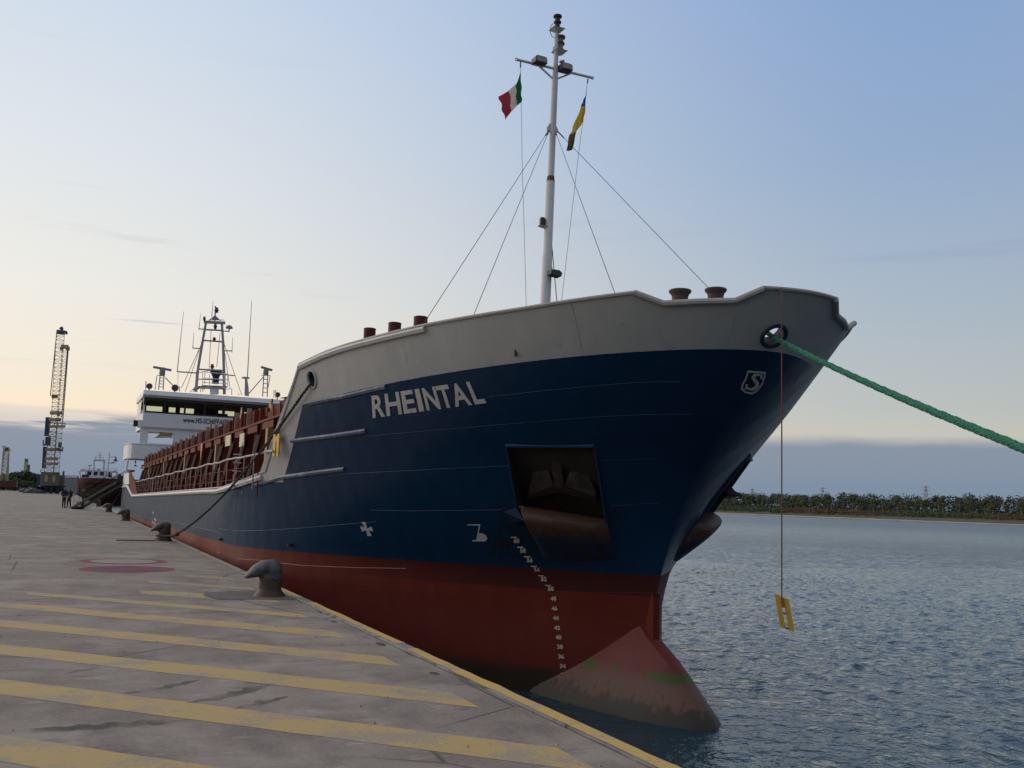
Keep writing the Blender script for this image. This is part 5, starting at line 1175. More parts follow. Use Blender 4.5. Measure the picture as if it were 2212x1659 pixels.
o=braided(r2,.036,4,.30,'mooring_line',M['darkrope'],5); tag(o,'dark green mooring line slanting from the forecastle side down to the quay','rope','mooring lines')
# eye splice round the second bollard
lp=[]
for a in np.linspace(-.9,math.pi+.9,22): lp.append((-.52+.255*math.sin(a+math.pi/2)*1.0,36.5+.26*math.cos(a+math.pi/2)*-1.0 if False else 36.5+.26*math.sin(a),.17+.02*math.sin(3*a)))
lp=[(-.34,34.2,.34),(-.42,34.6,.26)]+[(-.52+.26*math.sin(a),36.5-.27*math.cos(a),.17) for a in np.linspace(-.6,-2*math.pi+.6,24)]+[(-.40,34.7,.24),(-.34,34.2,.34)]
eye=braided(lp,.034,4,.30,'line_eye',M['darkrope'],5); eye.parent=o
kn=MB().lathe([(.03,-.14),(.075,-.08),(.085,0),(.07,.09),(.03,.15)],(0,0,0),8); kn.v=[(-.34+p[2]*.05+p[0],34.2+p[2],.34+p[1]) for p in kn.v]; kno=kn.obj('splice',M['darkrope'],o,True)
tl=[(-.75,36.3,.10),(-.9,36.1,.02),(-1.3,36.05,.02),(-1.7,36.2,.02),(-2.1,36.1,.02)]; te=MB().tube(tl,.018,6).obj('rope_tail',M['darkrope'],o,True)
s3=at_x(*b_z(95,880),SIDE)
o=MB().tube(catenary((SIDE-.05,82.3,1.72),(-.40,80.0,.30),.05,14),.028,6).obj('mooring_line',M['darkrope'],None,True); tag(o,'short stern line dropping from the ship to a small bollard','rope','mooring lines')

# ------------------------------------------------------------------ yellow fork-shaped boards hung from the bulwark
def fork_board(name,label,origin,U,Dn,W,width,height,gap,skew,cord_top,ring_z=None,cord=True):
    e=thing(name,label,'board',tuple(origin),'yellow hanging boards'); O=np.array(origin)
    def P(u,v): return (U*u*width+Dn*v*height+U*skew*v)   # local
    def board(poly): return MB().prism([P(u,v)-W*.02 for u,v in poly],W*.04)
    if gap<.3:
        board([(0,0),(.28,.0),(.33,.10),(.67,.10),(.72,0),(1,0),(1,1),(.66,1),(.60,.32),(.45,.32),(.40,1),(0,1)]).obj('fork_plate',M['yellow'],e)
    else:
        for u0,dv in ((0,0),(.62,.09)): board([(u0,dv),(u0+.38,dv+.03),(u0+.38,.92+dv*.8),(u0,.89+dv*.8)]).obj('fork_leg',M['yellow'],e)
        board([(.36,.08),(.66,.10),(.66,.36),(.36,.36)]).obj('fork_web',M['rustpaint'],e)
        for v in (.5,.9): MB().tube([P(.36,v),P(.64,v+.03)],.012,5).obj('fork_tie',M['rustpaint'],e)
    pt=np.array(cord_top)-O
    MB().tube([P(.5,.1),pt],.011,5).obj('cord',M['rustcord'],e)
    return e
M['rustpaint']=mat('rusty_yellow_paint',(.33,.11,.03),.6,var=.3,vscale=12)
M['rustcord']=mat('brown_cord',(.16,.07,.055),.8,var=.3,vscale=30)
pA=cast(606,936); nA=hull_n(pA); U=np.cross([0,0,1.0],nA); U/=np.linalg.norm(U)
if (at_z is None) or U@_XR<0: U=-U
cordtopA=tz_pt(9.86,4.2,-1,.06)
fb=fork_board('hanging_board','yellow two-legged board hung against the grey edge of the forecastle',pA+nA*.10-U*.16,U,np.array([0,0,-1.0]),nA,.36,.55,.2,.0,cast(612,915)+nA*.1)
pB=at_x(1673,1283,6.2); U2=np.array([math.cos(.55),-math.sin(.55),0]); W2=np.array([math.sin(.55),math.cos(.55),0])
topB=at_x(1690,625,6.2); 
fb2=fork_board('hanging_board','yellow two-legged board dangling on a long cord over the water ahead of the bow',pB,U2,np.array([0,0,-1.0]),W2,.20,.56,.5,.10,np.array([pB[0]+.10,pB[1]-.06,5.31]))
hb=float(hY_b(.05,5.3)); 
o=MB().tube([np.array([pB[0]+.10,pB[1]-.06,5.31]),np.array([pB[0]+.12,pB[1]+.12,5.33])],.011,5).obj('cord',M['rustcord'],fb2); o.location=-np.array(pB)

# ------------------------------------------------------------------ water
def water_build(g,pos,c,b):
    w=g.world(); x,y,z=g.sep(w)[0:3]
    dx=g.add(x,4.0); dist=g.math('SQRT',g.add(g.mul(dx,dx),g.mul(y,y)))
    n1=g.noise(g.mapping(w,(1,1.25,1)),1.3,3,.5); n2=g.noise(g.mapping(w,(1.1,1.0,1)),3.4,3,.55,off=3.); n3=g.noise(w,9.5,2,.5,off=6.); n0=g.noise(w,.13,3,.5,off=9.)
    h=g.add(g.mul(n1,.15),g.add(g.mul(n2,.10),g.mul(n3,.024)))
    calm=g.ramp(n0,.30,.66)
    bn=g.N.new('ShaderNodeBump'); bn.inputs['Distance'].default_value=1.0
    g.L.new(g.add(.60,g.mul(calm,.35)),bn.inputs['Strength']); g.L.new(h,bn.inputs['Height']); g.L.new(bn.outputs[0],b.inputs['Normal'])
    rg=g.add(.05,g.mul(g.ramp(dist,30,350),.25)); g.L.new(rg,b.inputs['Roughness'])
    return g.mix(n0,(.016,.050,.068),(.022,.062,.082))
M['water']=mat('harbour_water',(.012,.026,.032),.06,build=water_build,spec=.5); M['water'].node_tree.nodes['Principled BSDF'].inputs['IOR'].default_value=1.333
def build_water():
    # near patch with real waves (sum of directional components), blended flat towards its rim, inside one large sheet
    rr=np.random.default_rng(11)
    xs_=np.concatenate([[-.3],np.arange(0,40,.15),np.arange(40.3,120,.5)]); ys_=np.concatenate([[-40,-12,-6,-2,1],np.arange(2,54,.15),np.arange(54.3,150,.5)])
    X,Y=np.meshgrid(xs_,ys_,indexing='ij'); Z=np.zeros_like(X); DX=np.zeros_like(X); DY=np.zeros_like(X)
    for i in range(70):
        lam=.34*math.exp(rr.random()*1.30); k=2*math.pi/lam; th=rr.normal()*.75+math.radians(150); a=.0050*lam**.9*(.4+rr.random()); ph=rr.random()*6.283
        arg=k*(X*math.cos(th)+Y*math.sin(th))+ph; Z+=a*np.cos(arg); DX-=a*.8*math.cos(th)*np.sin(arg); DY-=a*.8*math.sin(th)*np.sin(arg)
    # calmer under the lee of hull and quay
    fade=np.clip((118-X)/80,0,1)*np.clip((148-Y)/100,0,1)*np.clip((X+.3)/.5,0,1)*np.clip((Y+12)/6,0,1)
    lee=np.clip(np.hypot(np.maximum(X-7.5,0),np.maximum(14-Y,0))/3.5,.30,1)
    Z*=fade*lee; X2=X+DX*fade*lee*.8; Y2=Y+DY*fade*lee*.8
    nx,ny=X.shape; V=np.stack([X2,Y2,Z+WL],-1).reshape(-1,3)
    idx=np.arange(nx*ny).reshape(nx,ny); F=np.stack([idx[:-1,:-1],idx[1:,:-1],idx[1:,1:],idx[:-1,1:]],-1).reshape(-1,4)
    x0,x1,y0,y1=xs_[0],xs_[-1],ys_[0],ys_[-1]; E=9000
    n=len(V); rim=[(-.3,-E,WL),(E,-E,WL),(E,y0,WL),(x1,y0,WL),(x0,y0,WL),(E,y1,WL),(x1,y1,WL),(x0,y1,WL),(E,E,WL),(-.3,E,WL)]
    me=bpy.data.meshes.new('water'); V=np.concatenate([V,np.array(rim)])
    FF=F.tolist()+[[n,n+1,n+2,n+3,n+4],[n+3,n+2,n+5,n+6],[n+7,n+6,n+5,n+8,n+9]]
    me.from_pydata(V.tolist(),[],FF); me.materials.append(M['water']); me.polygons.foreach_set('use_smooth',[True]*len(me.polygons)); me.update()
    struct(link('water',me),'rippled blue-green harbour water')
build_water()

# ------------------------------------------------------------------ far shore with trees
def ground_build(g,pos,c,b):
    w=g.world(); n=g.noise(w,.06,5,.6); f=g.noise(w,.6,5,.65)
    c=g.mix(f,(.055,.062,.028),(.10,.098,.045)); return g.mix(g.ramp(n,.5,.65),c,(.095,.062,.036))
M['bank']=mat('bank_grass',(.05,.05,.02),.9,build=ground_build)
M['stonebank']=mat('bank_stone',(.36,.29,.22),.85,var=.35,vscale=1.2)
SX=494.0
ys_=np.linspace(-300,1500,181); V=[];F=[]; prof=[(0,-2.6),(1.2,-1.6),(3,-1.0),(6,-.5),(14,.4),(36,1.3),(1500,2.2),(3000,2.2)]
rr=np.random.default_rng(5)
for Y in ys_:
    j=rr.normal()*1.2+4*math.sin(Y*.011)
    for i,(dx,z) in enumerate(prof): V.append((SX+dx+(j if i<5 else 0),Y,z+(rr.normal()*.15 if 1<i<5 else 0)))
n=len(prof)
for i in range(len(ys_)-1):
    for k in range(n-1): F.append((i*n+k,(i+1)*n+k,(i+1)*n+k+1,i*n+k+1))
mb=MB().add(V,F); mb.m=[1 if (i%(n-1))<1 else 0 for i in range(len(F))]
struct(mb.obj('far_bank',[M['bank'],M['stonebank']]),'low grassy bank across the water')
def leaf_mat(name,a,b_,tr=.2):
    def bld(g,pos,c,b): 
        w=g.world(); n=g.noise(w,.25,4,.6); f=g.noise(w,2.5,3,.6); return g.mix(g.add(g.mul(n,.5),g.mul(f,.5)),a,b_)
    return mat(name,a,.7,build=bld,spec=.2)
M['leafA']=leaf_mat('poplar_leaves',(.11,.13,.065),(.21,.225,.125)); M['leafB']=leaf_mat('dark_leaves',(.048,.062,.038),(.10,.118,.07)); M['leafR']=leaf_mat('reed_leaves',(.10,.065,.035),(.17,.115,.06)); M['leafG']=leaf_mat('shrub_leaves',(.058,.075,.030),(.12,.14,.06))
M['trunk']=mat('pale_bark',(.34,.30,.25),.8,var=.3,vscale=1.5); M['trunkd']=mat('dark_bark',(.05,.04,.03),.85,var=.3)
def leaf_cloud(rr,centers,radii,nper,size):
    V=[];F=[]
    for c,r in zip(centers,radii):
        for _ in range(nper):
            d=rr.normal(size=3); d/=np.linalg.norm(d); rad=r*(.45+.6*rr.random()**.6); p=np.array(c)+d*rad*np.array([1,1,.85])
            u=rr.normal(size=3); u/=np.linalg.norm(u); v=np.cross(u,rr.normal(size=3)); v/=np.linalg.norm(v); s=size*(.6+.8*rr.random()); k=len(V)
            V+=[p-u*s,p+v*s*.7,p+u*s,p-v*s*.7]; F.append((k,k+1,k+2,k+3))
    return V,F
def tree_protos(rr,h,crown_w,base,leafm,trunkm,nclump,nper,size,trunk_r):
    out=[]
    for _ in range(5):
        tr=MB(); top=np.array([rr.normal()*.3,rr.normal()*.3,h*.7]); pts=[np.array([0,0,0]),np.array([rr.normal()*.15,rr.normal()*.15,h*.3]),top]; tr.tube(pts,[trunk_r,trunk_r*.75,trunk_r*.3],6)
        cs=[];rs=[]
        for k in range(nclump):
            z=base*h+(1-base)*h*(.08+.86*rr.random()); f=(z-base*h)/((1-base)*h); wd=crown_w*math.sin(math.pi*min(.97,max(.12,f*.85+.12)))**.7
            a=rr.random()*6.283; q=wd*.75*math.sqrt(rr.random()); c=np.array([q*math.cos(a),q*math.sin(a),z]); cs.append(c); rs.append(crown_w*(.22+.22*rr.random()))
            if k<6: tr.tube([pts[1]+(top-pts[1])*rr.random()*.6,c],[trunk_r*.35,trunk_r*.12],4)
        V,F=leaf_cloud(rr,cs,rs,nper,size)
        out.append((tr.mesh('trunk',trunkm),MB().add(V,F).mesh('crown',leafm,fix=False)))
    return out
rr=np.random.default_rng(21)
pop=tree_protos(rr,12.2,3.3,.40,M['leafA'],M['trunk'],26,120,.27,.25)
Y=300.0; k=0
while Y<735:
    x=SX+40+rr.random()*10; s=.74+.40*rr.random(); z=1.3
    e=thing('poplar_tree','pale-trunked tree in the row on the far bank','tree',(x,Y,z),'trees in a row on the far bank',rr.random()*6.28); e.scale=(s,s,s)
    t,c=pop[k%5]; link('trunk',t,e); link('crown',c,e); Y+=4.6+rr.random()*5.5; k+=1
# denser, darker wood behind them reads as one mass
cs=[];rs=[]
for _ in range(1150):
    y=230+rr.random()*640; x=SX+62+rr.random()*26; h=14.0+.6*math.sin(y*.045)+1.2*rr.random(); 
    cs.append((x,y,1.2+h*(.04+.86*rr.random()**.8))); rs.append(2.6+1.6*rr.random())

for _ in range(420): cs.append((SX+56+rr.random()*12,230+rr.random()*640,1.4+3.6*rr.random())); rs.append(1.8+1.0*rr.random())
V,F=leaf_cloud(rr,cs,rs,70,.55); o=MB().add(V,F).obj('far_wood',M['leafB'],fix=False); o['kind']='stuff'; tag(o,'dark wood behind the row of trees on the far bank','wood')
cs=[];rs=[];cr=[];rR=[]
for _ in range(1500):
    y=260+rr.random()*520; dx=6+rr.random()*30; nn=math.sin(y*.037)+math.sin(y*.013+1)+rr.normal()*.35; hh=1.8+1.2*rr.random()
    if nn>.35: cr.append((SX+dx,y,-.3+dx*.035+hh*.7)); rR.append(hh)
    else: cs.append((SX+dx+4,y,-.3+dx*.035+hh*.6)); rs.append(hh*1.1)
V,F=leaf_cloud(rr,cr,rR,26,.40); o=MB().add(V,F).obj('reeds',M['leafR'],fix=False); o['kind']='stuff'; tag(o,'brown reeds along the far bank','reeds')
V,F=leaf_cloud(rr,cs,rs,30,.45); o=MB().add(V,F).obj('bank_scrub',M['leafG'],fix=False); o['kind']='stuff'; tag(o,'green scrub along the far bank','scrub')
# power pylons beyond
def pylon(px,py_top,D,label):
    e0=ray(px,py_top); t=D/np.linalg.norm(e0[:2]); top=CAM_C+e0*t; h=top[2]-1.5; e=thing('power_pylon',label,'pylon',(top[0],top[1],1.5),'power pylons beyond the wood')
    m=MB()
    for sx,sy in ((-1,-1),(1,-1),(1,1),(-1,1)): m.bar((sx*h*.10,sy*h*.10,0),(sx*.5,sy*.5,h),.45)
    for f in (.15,.3,.45,.6,.75):
        w=h*.10*(1-f)+.5*f; w2=h*.10*(1-f-.15)+.5*(f+.15)
        for a,b in (((-1,-1),(1,-1)),((1,-1),(1,1)),((1,1),(-1,1)),((-1,1),(-1,-1))): m.bar((a[0]*w,a[1]*w,h*f),(b[0]*w2,b[1]*w2,h*(f+.15)),.25)
    m.obj('lattice',M['pylon'],e)
    for f,wd in ((.72,7),(.84,6),(.95,5)): MB().bar((-wd,wd*.4,h*f),(wd,-wd*.4,h*f),.5).obj('cross_arm',M['pylon'],e)
M['pylon']=mat('pylon_steel',(.30,.31,.34),.6,var=.1)
r5=zoomc(2200,1400,2.0673)
pylon(*r5(1563,312),1500,'tallest faint power pylon above the trees right of the hanging board'); pylon(*r5(882,322),1650,'faint power pylon above the trees just right of the long cord'); pylon(*r5(418,330),1800,'faintest power pylon above the trees beside the bow')

# ------------------------------------------------------------------ things at the far end of the quay
z4=zoomc(0,1340,5.2667); zt=zoomc(0,1000,2.765)
M['cranesteel']=mat('crane_yellow_grey_paint',(.40,.32,.18),.55,var=.35,vscale=.6,tint=(.16,.08,.04),tamt=.6,tscale=.5); M['craneblue']=mat('crane_blue_paint',(.03,.07,.14),.5,var=.2); M['cranebody']=mat('crane_house_paint',(.14,.125,.095),.6,var=.25,vscale=.5); M['tyre']=mat('tyre_rubber',(.015,.015,.016),.8,var=.2); M['craneor']=mat('crane_orange_paint',(.28,.13,.04),.5,var=.25)
def lattice(m,a,b,w0,w1,n,t,dirv=None):
    a=np.array(a,float);b=np.array(b,float); ax=(b-a)/np.linalg.norm(b-a); u=np.cross(ax,[0,1.0,0]); u/=np.linalg.norm(u); v=np.cross(ax,u)
    pr=None
    for i in range(n+1):
        f=i/n; c=a+(b-a)*f; w=(w0+(w1-w0)*f)/2; q=[c+u*sx*w+v*sy*w for sx,sy in ((-1,-1),(1,-1),(1,1),(-1,1))]
        if pr is not None:
            for k in range(4):
                m.bar(pr[k],q[k],t); j=(k+1)%4
                if i%2: m.bar(pr[k],q[j],t*.6)
                else: m.bar(pr[j],q[k],t*.6)
        for k in range(4): m.bar(q[k],q[(k+1)%4],t*.6)
        pr=q
def big_crane():
    D=285.0; Q=lambda x,y,dy=0: at_y(*zt(x,y),D+dy)
    c0=at_y(*z4(860,1245),D); e=thing('harbour_crane','tall lattice mobile harbour crane with upright boom at the far end of the quay','crane',(c0[0],D,0)); 
    def part(name,m,mt,sm=False,par=None):
        m.v=[(p[0]-c0[0],p[1]-D,p[2]) for p in m.v]; return m.obj(name,mt,par or e,sm)
    wq=lambda x0,x1,y: abs(Q(x1,y)[0]-Q(x0,y)[0])
    m=MB(); lattice(m,Q(432,1405),Q(480,930),wq(385,470,1300),wq(440,500,950),12,.17); part('boom',m,M['cranesteel'])
    m=MB(); lattice(m,Q(482,930),Q(535,170),wq(440,500,950)*1.0,wq(500,572,180),22,.115); part('boom_top',m,M['cranesteel'])
    m=MB(); lattice(m,Q(495,1405,-4),Q(578,300,-4),wq(470,520,1300),wq(545,602,300),26,.115); part('tower',m,M['cranesteel'])
    part('boom_head',MB().bar(Q(498,165),Q(575,172),1.6,1.0).bar(Q(545,165),Q(545,120),.6).bar(Q(525,133),Q(560,140),.5).bar(Q(575,175),Q(595,170),1.2,.8),M['craneblue'])
    part('tower_head',MB().bar(Q(538,296,-4),Q(606,298,-4),1.6,.9).bar(Q(540,296,-4),Q(545,330,-4),.7).bar(Q(600,298,-4),Q(600,330,-4),.9),M['cranesteel'])
    for y,a,b in ((735,455,512),(880,440,545),(940,430,540),(1285,395,515),(1330,390,515),(1205,400,530)): part('platform',MB().bar(Q(a,y,-3),Q(b,y,-3),2.2,.7),M['craneor' if y in (735,) else 'cranesteel'])
    for a,b,y0,y1 in ((435,575,975,1005),):
        pf=part('service_platform',MB().bar(Q(a,y1-5,-4),Q(b,y1-5,-4),3,.5),M['cranesteel']); 
        m=MB()
        for x in (a,480,515,550,b): m.bar(Q(x,y0,-5),Q(x,y1,-5),.22)
        m.bar(Q(a+40,y0,-5),Q(b,y0,-5),.22); part('platform_rail',m,M['cranesteel'],par=None)
    part('operator_cab',MB().bx(Q(398,1140,-6)[0],Q(446,1140,-6)[0],D-7,D-3,Q(400,1172)[2],Q(400,1102)[2]),M['darkcab'])
    part('cab_rail',MB().bar(Q(382,1120,-6),Q(382,1165,-6),.3).bar(Q(382,1165,-6),Q(400,1165,-6),.4),M['craneblue'])
    part('lower_cab',MB().bx(Q(512,1180,-6)[0],Q(545,1180,-6)[0],D-8,D-4,Q(512,1190)[2],Q(512,1150)[2]).bar(Q(510,1208,-6),Q(555,1212,-6),1.5,.6).bar(Q(555,1180,-6),Q(552,1212,-6),.3),M['cranebody'])
    part('blue_column',MB().bar(Q(412,1085,2),Q(425,920,2),1.2),M['craneblue']); part('blue_column',MB().bar(Q(388,1370,2),Q(398,1180,2),1.0),M['craneblue'])
    part('counterweight',MB().bx(Q(505,905,-5)[0],Q(530,905,-5)[0],D-6,D-4,Q(500,918)[2],Q(500,895)[2]),M['craneor'])
    part('hoist_ropes',MB().tube([Q(595,320,-4),Q(545,920,-4)],.12,4).tube([Q(603,320,-4),Q(552,980,-4)],.12,4).tube([Q(500,180),Q(445,730)],.12,4),M['steelwire'])
    # machinery house and travelling chassis
    hx0,hx1=at_y(*z4(680,1000),D)[0],at_y(*z4(1000,1000),D)[0]; hz0,hz1=at_y(*z4(800,1110),D)[2],at_y(*z4(800,885),D)[2]
    hs=part('machinery_house',MB().bx(hx0,hx1,D-3,D+9,hz0,hz1),M['cranebody'])
    for i in range(5): x=hx0+(hx1-hx0)*(i+.5)/5; part('house_panel',MB().bx(x-.5,x+.5,D-3.06,D-3.003,hz0+.6+(i%2)*.4,hz1-.8),M['cranesteel' if i%2 else 'cranebody'])
    part('house_step',MB().bx(hx1+.01,at_y(*z4(1090,1000),D)[0],D-2,D+7,hz0,at_y(*z4(1000,935),D)[2]),M['cranebody']); part('house_stack',MB().bx(at_y(*z4(1050,900),D)[0],at_y(*z4(1085,900),D)[0],D-1,D+2,hz1-2,at_y(*z4(1060,865),D)[2]),M['cranebody'])
    part('house_rail',MB().bar(at_y(*z4(685,845),D),at_y(*z4(685,885),D),.2).bar(at_y(*z4(685,845),D),at_y(*z4(720,845),D),.2),M['cranesteel'])
    cz=hz0; part('turntable',MB().lathe([(3.2,cz-1.3),(3.2,cz)],(c0[0],D+2,0),18),M['darkmetal'])
    part('chassis',MB().bx(at_y(*z4(570,1100),D)[0],at_y(*z4(990,1100),D)[0],D-3,D+8,1.3,cz-.8),M['darkmetal'])
    for x in (680,755,960,860,610):
        wx=at_y(*z4(x,1200),D)[0]
        for yy in (-3,8): part('wheel',MB().tube([(wx,D+yy-.5,.95),(wx,D+yy+.5,.95)],.95,14),M['tyre'])
    part('outrigger',MB().bx(at_y(*z4(1000,1100),D)[0]+.02,at_y(*z4(1110,1100),D)[0],D-2,D+1,1.4,2.2),M['darkmetal'])
M['darkcab']=mat('cab_paint',(.06,.06,.062),.5,var=.2)
big_crane()
def small_crane(name,label,top,base,D,wb,wt,red):
    a=at_y(*z4(*base),D); b=at_y(*z4(*top),D); e=thing(name,label,'crane',(a[0],D,0)); m=MB(); lattice(m,a,b,wb,wt,10,.30); m.v=[(p[0]-a[0],p[1]-D,p[2]) for p in m.v]; m.obj('boom',M['cranesteel'],e)
    MB().tube([(b[0]-a[0],-.6,b[2]-.6),(b[0]-a[0],.6,b[2]-.6)],.7,10).obj('boom_head',M['black'],e)
    MB().bx(-3.5,4,-3,5,1.2,3.4).obj('machinery_house',M['crred' if red else 'cranebody'],e); MB().bx(-5,5,-2,4,.5,1.19).obj('undercarriage',M['darkmetal'],e)
    for x in (-3.5,0,3.5): MB().tube([(x,-2.4,.6),(x,-2.02,.6)],.6,12).obj('wheel',M['tyre'],e)
    return e
M['crred']=mat('crane_red_paint',(.09,.014,.012),.5,var=.25)
small_crane('mobile_crane','slim lattice crane with red base between two light poles at far left','' and 0 or (118,470),(65,1090),375,2.4,1.3,True); small_crane('mobile_crane','tiny distant crane boom rising behind the dark trees',(447,660),(432,900),520,1.8,1.2,False)
def pole(label,top,base,D):
    a=at_y(*z4(*base),D); b=at_y(*z4(*top),D); e=thing('light_mast',label,'light pole',(a[0],D,0),'tall light masts'); MB().tube([(0,0,0),(b[0]-a[0],0,b[2])],[.28,.12],8).obj('mast_pole',M['grey'],e,True)
    MB().lathe([(.2,-.2),(1.0,-.2),(.95,.1),(.3,.4),(.05,.45)],(b[0]-a[0],0,b[2]),14).obj('lamp_ring',M['mastgrey'],e,True)
pole('taller of the two mushroom-topped light masts at the left picture edge',(60,445),(5,1150),380); pole('shorter mushroom-topped light mast just right of the red-based crane',(153,510),(95,1090),400)
ch=at_y(*z4(478,760),540); o=MB().lathe([(1.0,0),(.85,ch[2]*.6),(.75,ch[2])],(0,0,0),14).obj('chimney',M['chim'] if 'chim' in M else M['redox'],None,True); o.location=(ch[0],540,0); tag(o,'reddish chimney behind the dark trees','chimney')
# trees behind the far end of the quay
dk=tree_protos(np.random.default_rng(8),10.5,5.0,.10,M['leafB'],M['trunkd'],26,60,.55,.3); gk=tree_protos(np.random.default_rng(9),7.0,4.2,.08,M['leafG'],M['trunkd'],22,60,.5,.25)
rr=np.random.default_rng(31)
for i,(px,py) in enumerate([(15,940),(60,930),(110,920),(160,925),(210,905),(260,900),(300,890),(340,885),(380,872),(420,872),(460,880),(500,885),(540,895),(580,915),(620,940)]):
    D=432+rr.random()*22; t=at_y(*z4(px*1.0,py),D); s=t[2]/10.8; e=thing('dark_tree','dark evergreen tree in the clump behind the far end of the quay','tree',(t[0],D,0),'dark trees behind the quay',rr.random()*6); e.scale=(s,s,s); a,b=dk[i%5]; link('trunk',a,e); link('crown',b,e)
for i,(px,py) in enumerate([(130,1040),(190,1020),(250,1010),(310,1000),(360,1010),(420,1050),(480,1040),(540,1060),(590,1070)]):
    D=405+rr.random()*12; t=at_y(*z4(px,py),D); s=t[2]/7.2; e=thing('green_tree','lighter green bushy tree in front of the dark clump behind the quay','tree',(t[0],D,0),'lighter trees behind the quay',rr.random()*6); e.scale=(s,s,s); a,b=gk[i%5]; link('trunk',a,e); link('crown',b,e)
for i,(px,py) in enumerate([(1000,960),(1120,960),(1230,955),(1270,950),(2000,945),(2045,950),(2020,930),(1320,950)]):
    D=470+rr.random()*12; t=at_y(*z4(px,py),D); s=t[2]/10.8; e=thing('dark_tree','dark tree far behind the red ship','tree',(t[0],D,0),'dark trees behind the red ship',rr.random()*6); e.scale=(s,s,s); a,b=dk[i%5]; link('trunk',a,e); link('crown',b,e)
# grey ribbed shed, container, dark fenders lying on the apron
M['shed']=mat('shed_cladding',(.15,.155,.165),.6,var=.2,vscale=.5); M['shedd']=mat('shed_post',(.24,.245,.25),.6,var=.15)
D=350.0; x0,x1=at_y(*z4(1090,1000),D)[0],at_y(*z4(1300,1000),D)[0]; h=at_y(*z4(1150,955),D)[2]
e=thing('ribbed_shed','grey shed with upright posts between the crane and the red ship','shed',(x0,D,0)); MB().bx(0,x1-x0,0,14,0,h*.93).obj('shed_wall',M['shed'],e); MB().add([(0,-.3,h*.93),(x1-x0,-.3,h*.93),(x1-x0,14,h*.93),(0,14,h*.93),(0,7,h*1.1),(x1-x0,7,h*1.1)],[(0,1,5,4),(2,3,4,5),(0,4,3),(1,2,5)]).obj('roof',M['shed'],e)
for i in range(8): x=(x1-x0)*(i+.3)/8; MB().bx(x-.22,x+.22,-.5,-.02,0,h*(.92-.02*(i%3))).obj('post',M['shedd'],e)
D=300.0; x0,x1=at_y(*z4(618,1000),D)[0],at_y(*z4(672,1000),D)[0]; h0,h1=at_y(*z4(640,1110),D)[2],at_y(*z4(640,915),D)[2]
e=thing('shipping_container','dark blue containers stacked beside the tall crane','container',(x0,D,0))
for k in range(3):
    m=MB().bx(0,x1-x0,0,6,.0+k*h1/3,h1/3*(k+1)-.06); m.obj('container_box',M['craneblue'],e)
    for i in range(4): MB().bx((x1-x0)*(i+.4)/4-.05,(x1-x0)*(i+.4)/4+.05,-.06,-.005,k*h1/3+.15,h1/3*(k+1)-.2).obj('container_rib',M['craneblue'],e)
for (px,py,w,h,lab) in ((505,1222,5.5,1.5,'dark tarpaulin heap on the quay in front of the crane'),(565,1240,5.2,1.2,'low dark tarpaulin heap nearer the crane wheels')):
    p=at_z(*z4(px,py),0); rr2=np.random.default_rng(px); bm=bmesh.new(); r=bmesh.ops.create_icosphere(bm,subdivisions=3,radius=1)
    for v in bm.verts: v.co=Vector((v.co.x*w/2*(1+.12*rr2.normal()),v.co.y*1.6*(1+.1*rr2.normal()),max(0,v.co.z*h*(1+.15*rr2.normal()))))
    me=bpy.data.meshes.new('tarpaulin_heap'); bm.to_mesh(me); bm.free(); me.materials.append(M['darkmetal']); o=link('tarpaulin_heap',me); o.location=(p[0],p[1],0); tag(o,lab,'tarpaulin')
struct(MB().bx(-.26,140,455,760,-4,.0).obj('canal_head_ground',M['bank']),'ground at the head of the basin')
struct(MB().add([(-420,430,-.002),(-.26,430,-.002),(-.26,760,-.002),(-420,760,-.002)],[(0,1,2,3)]).obj('back_ground',M['bank']),'rough ground beyond the quay')

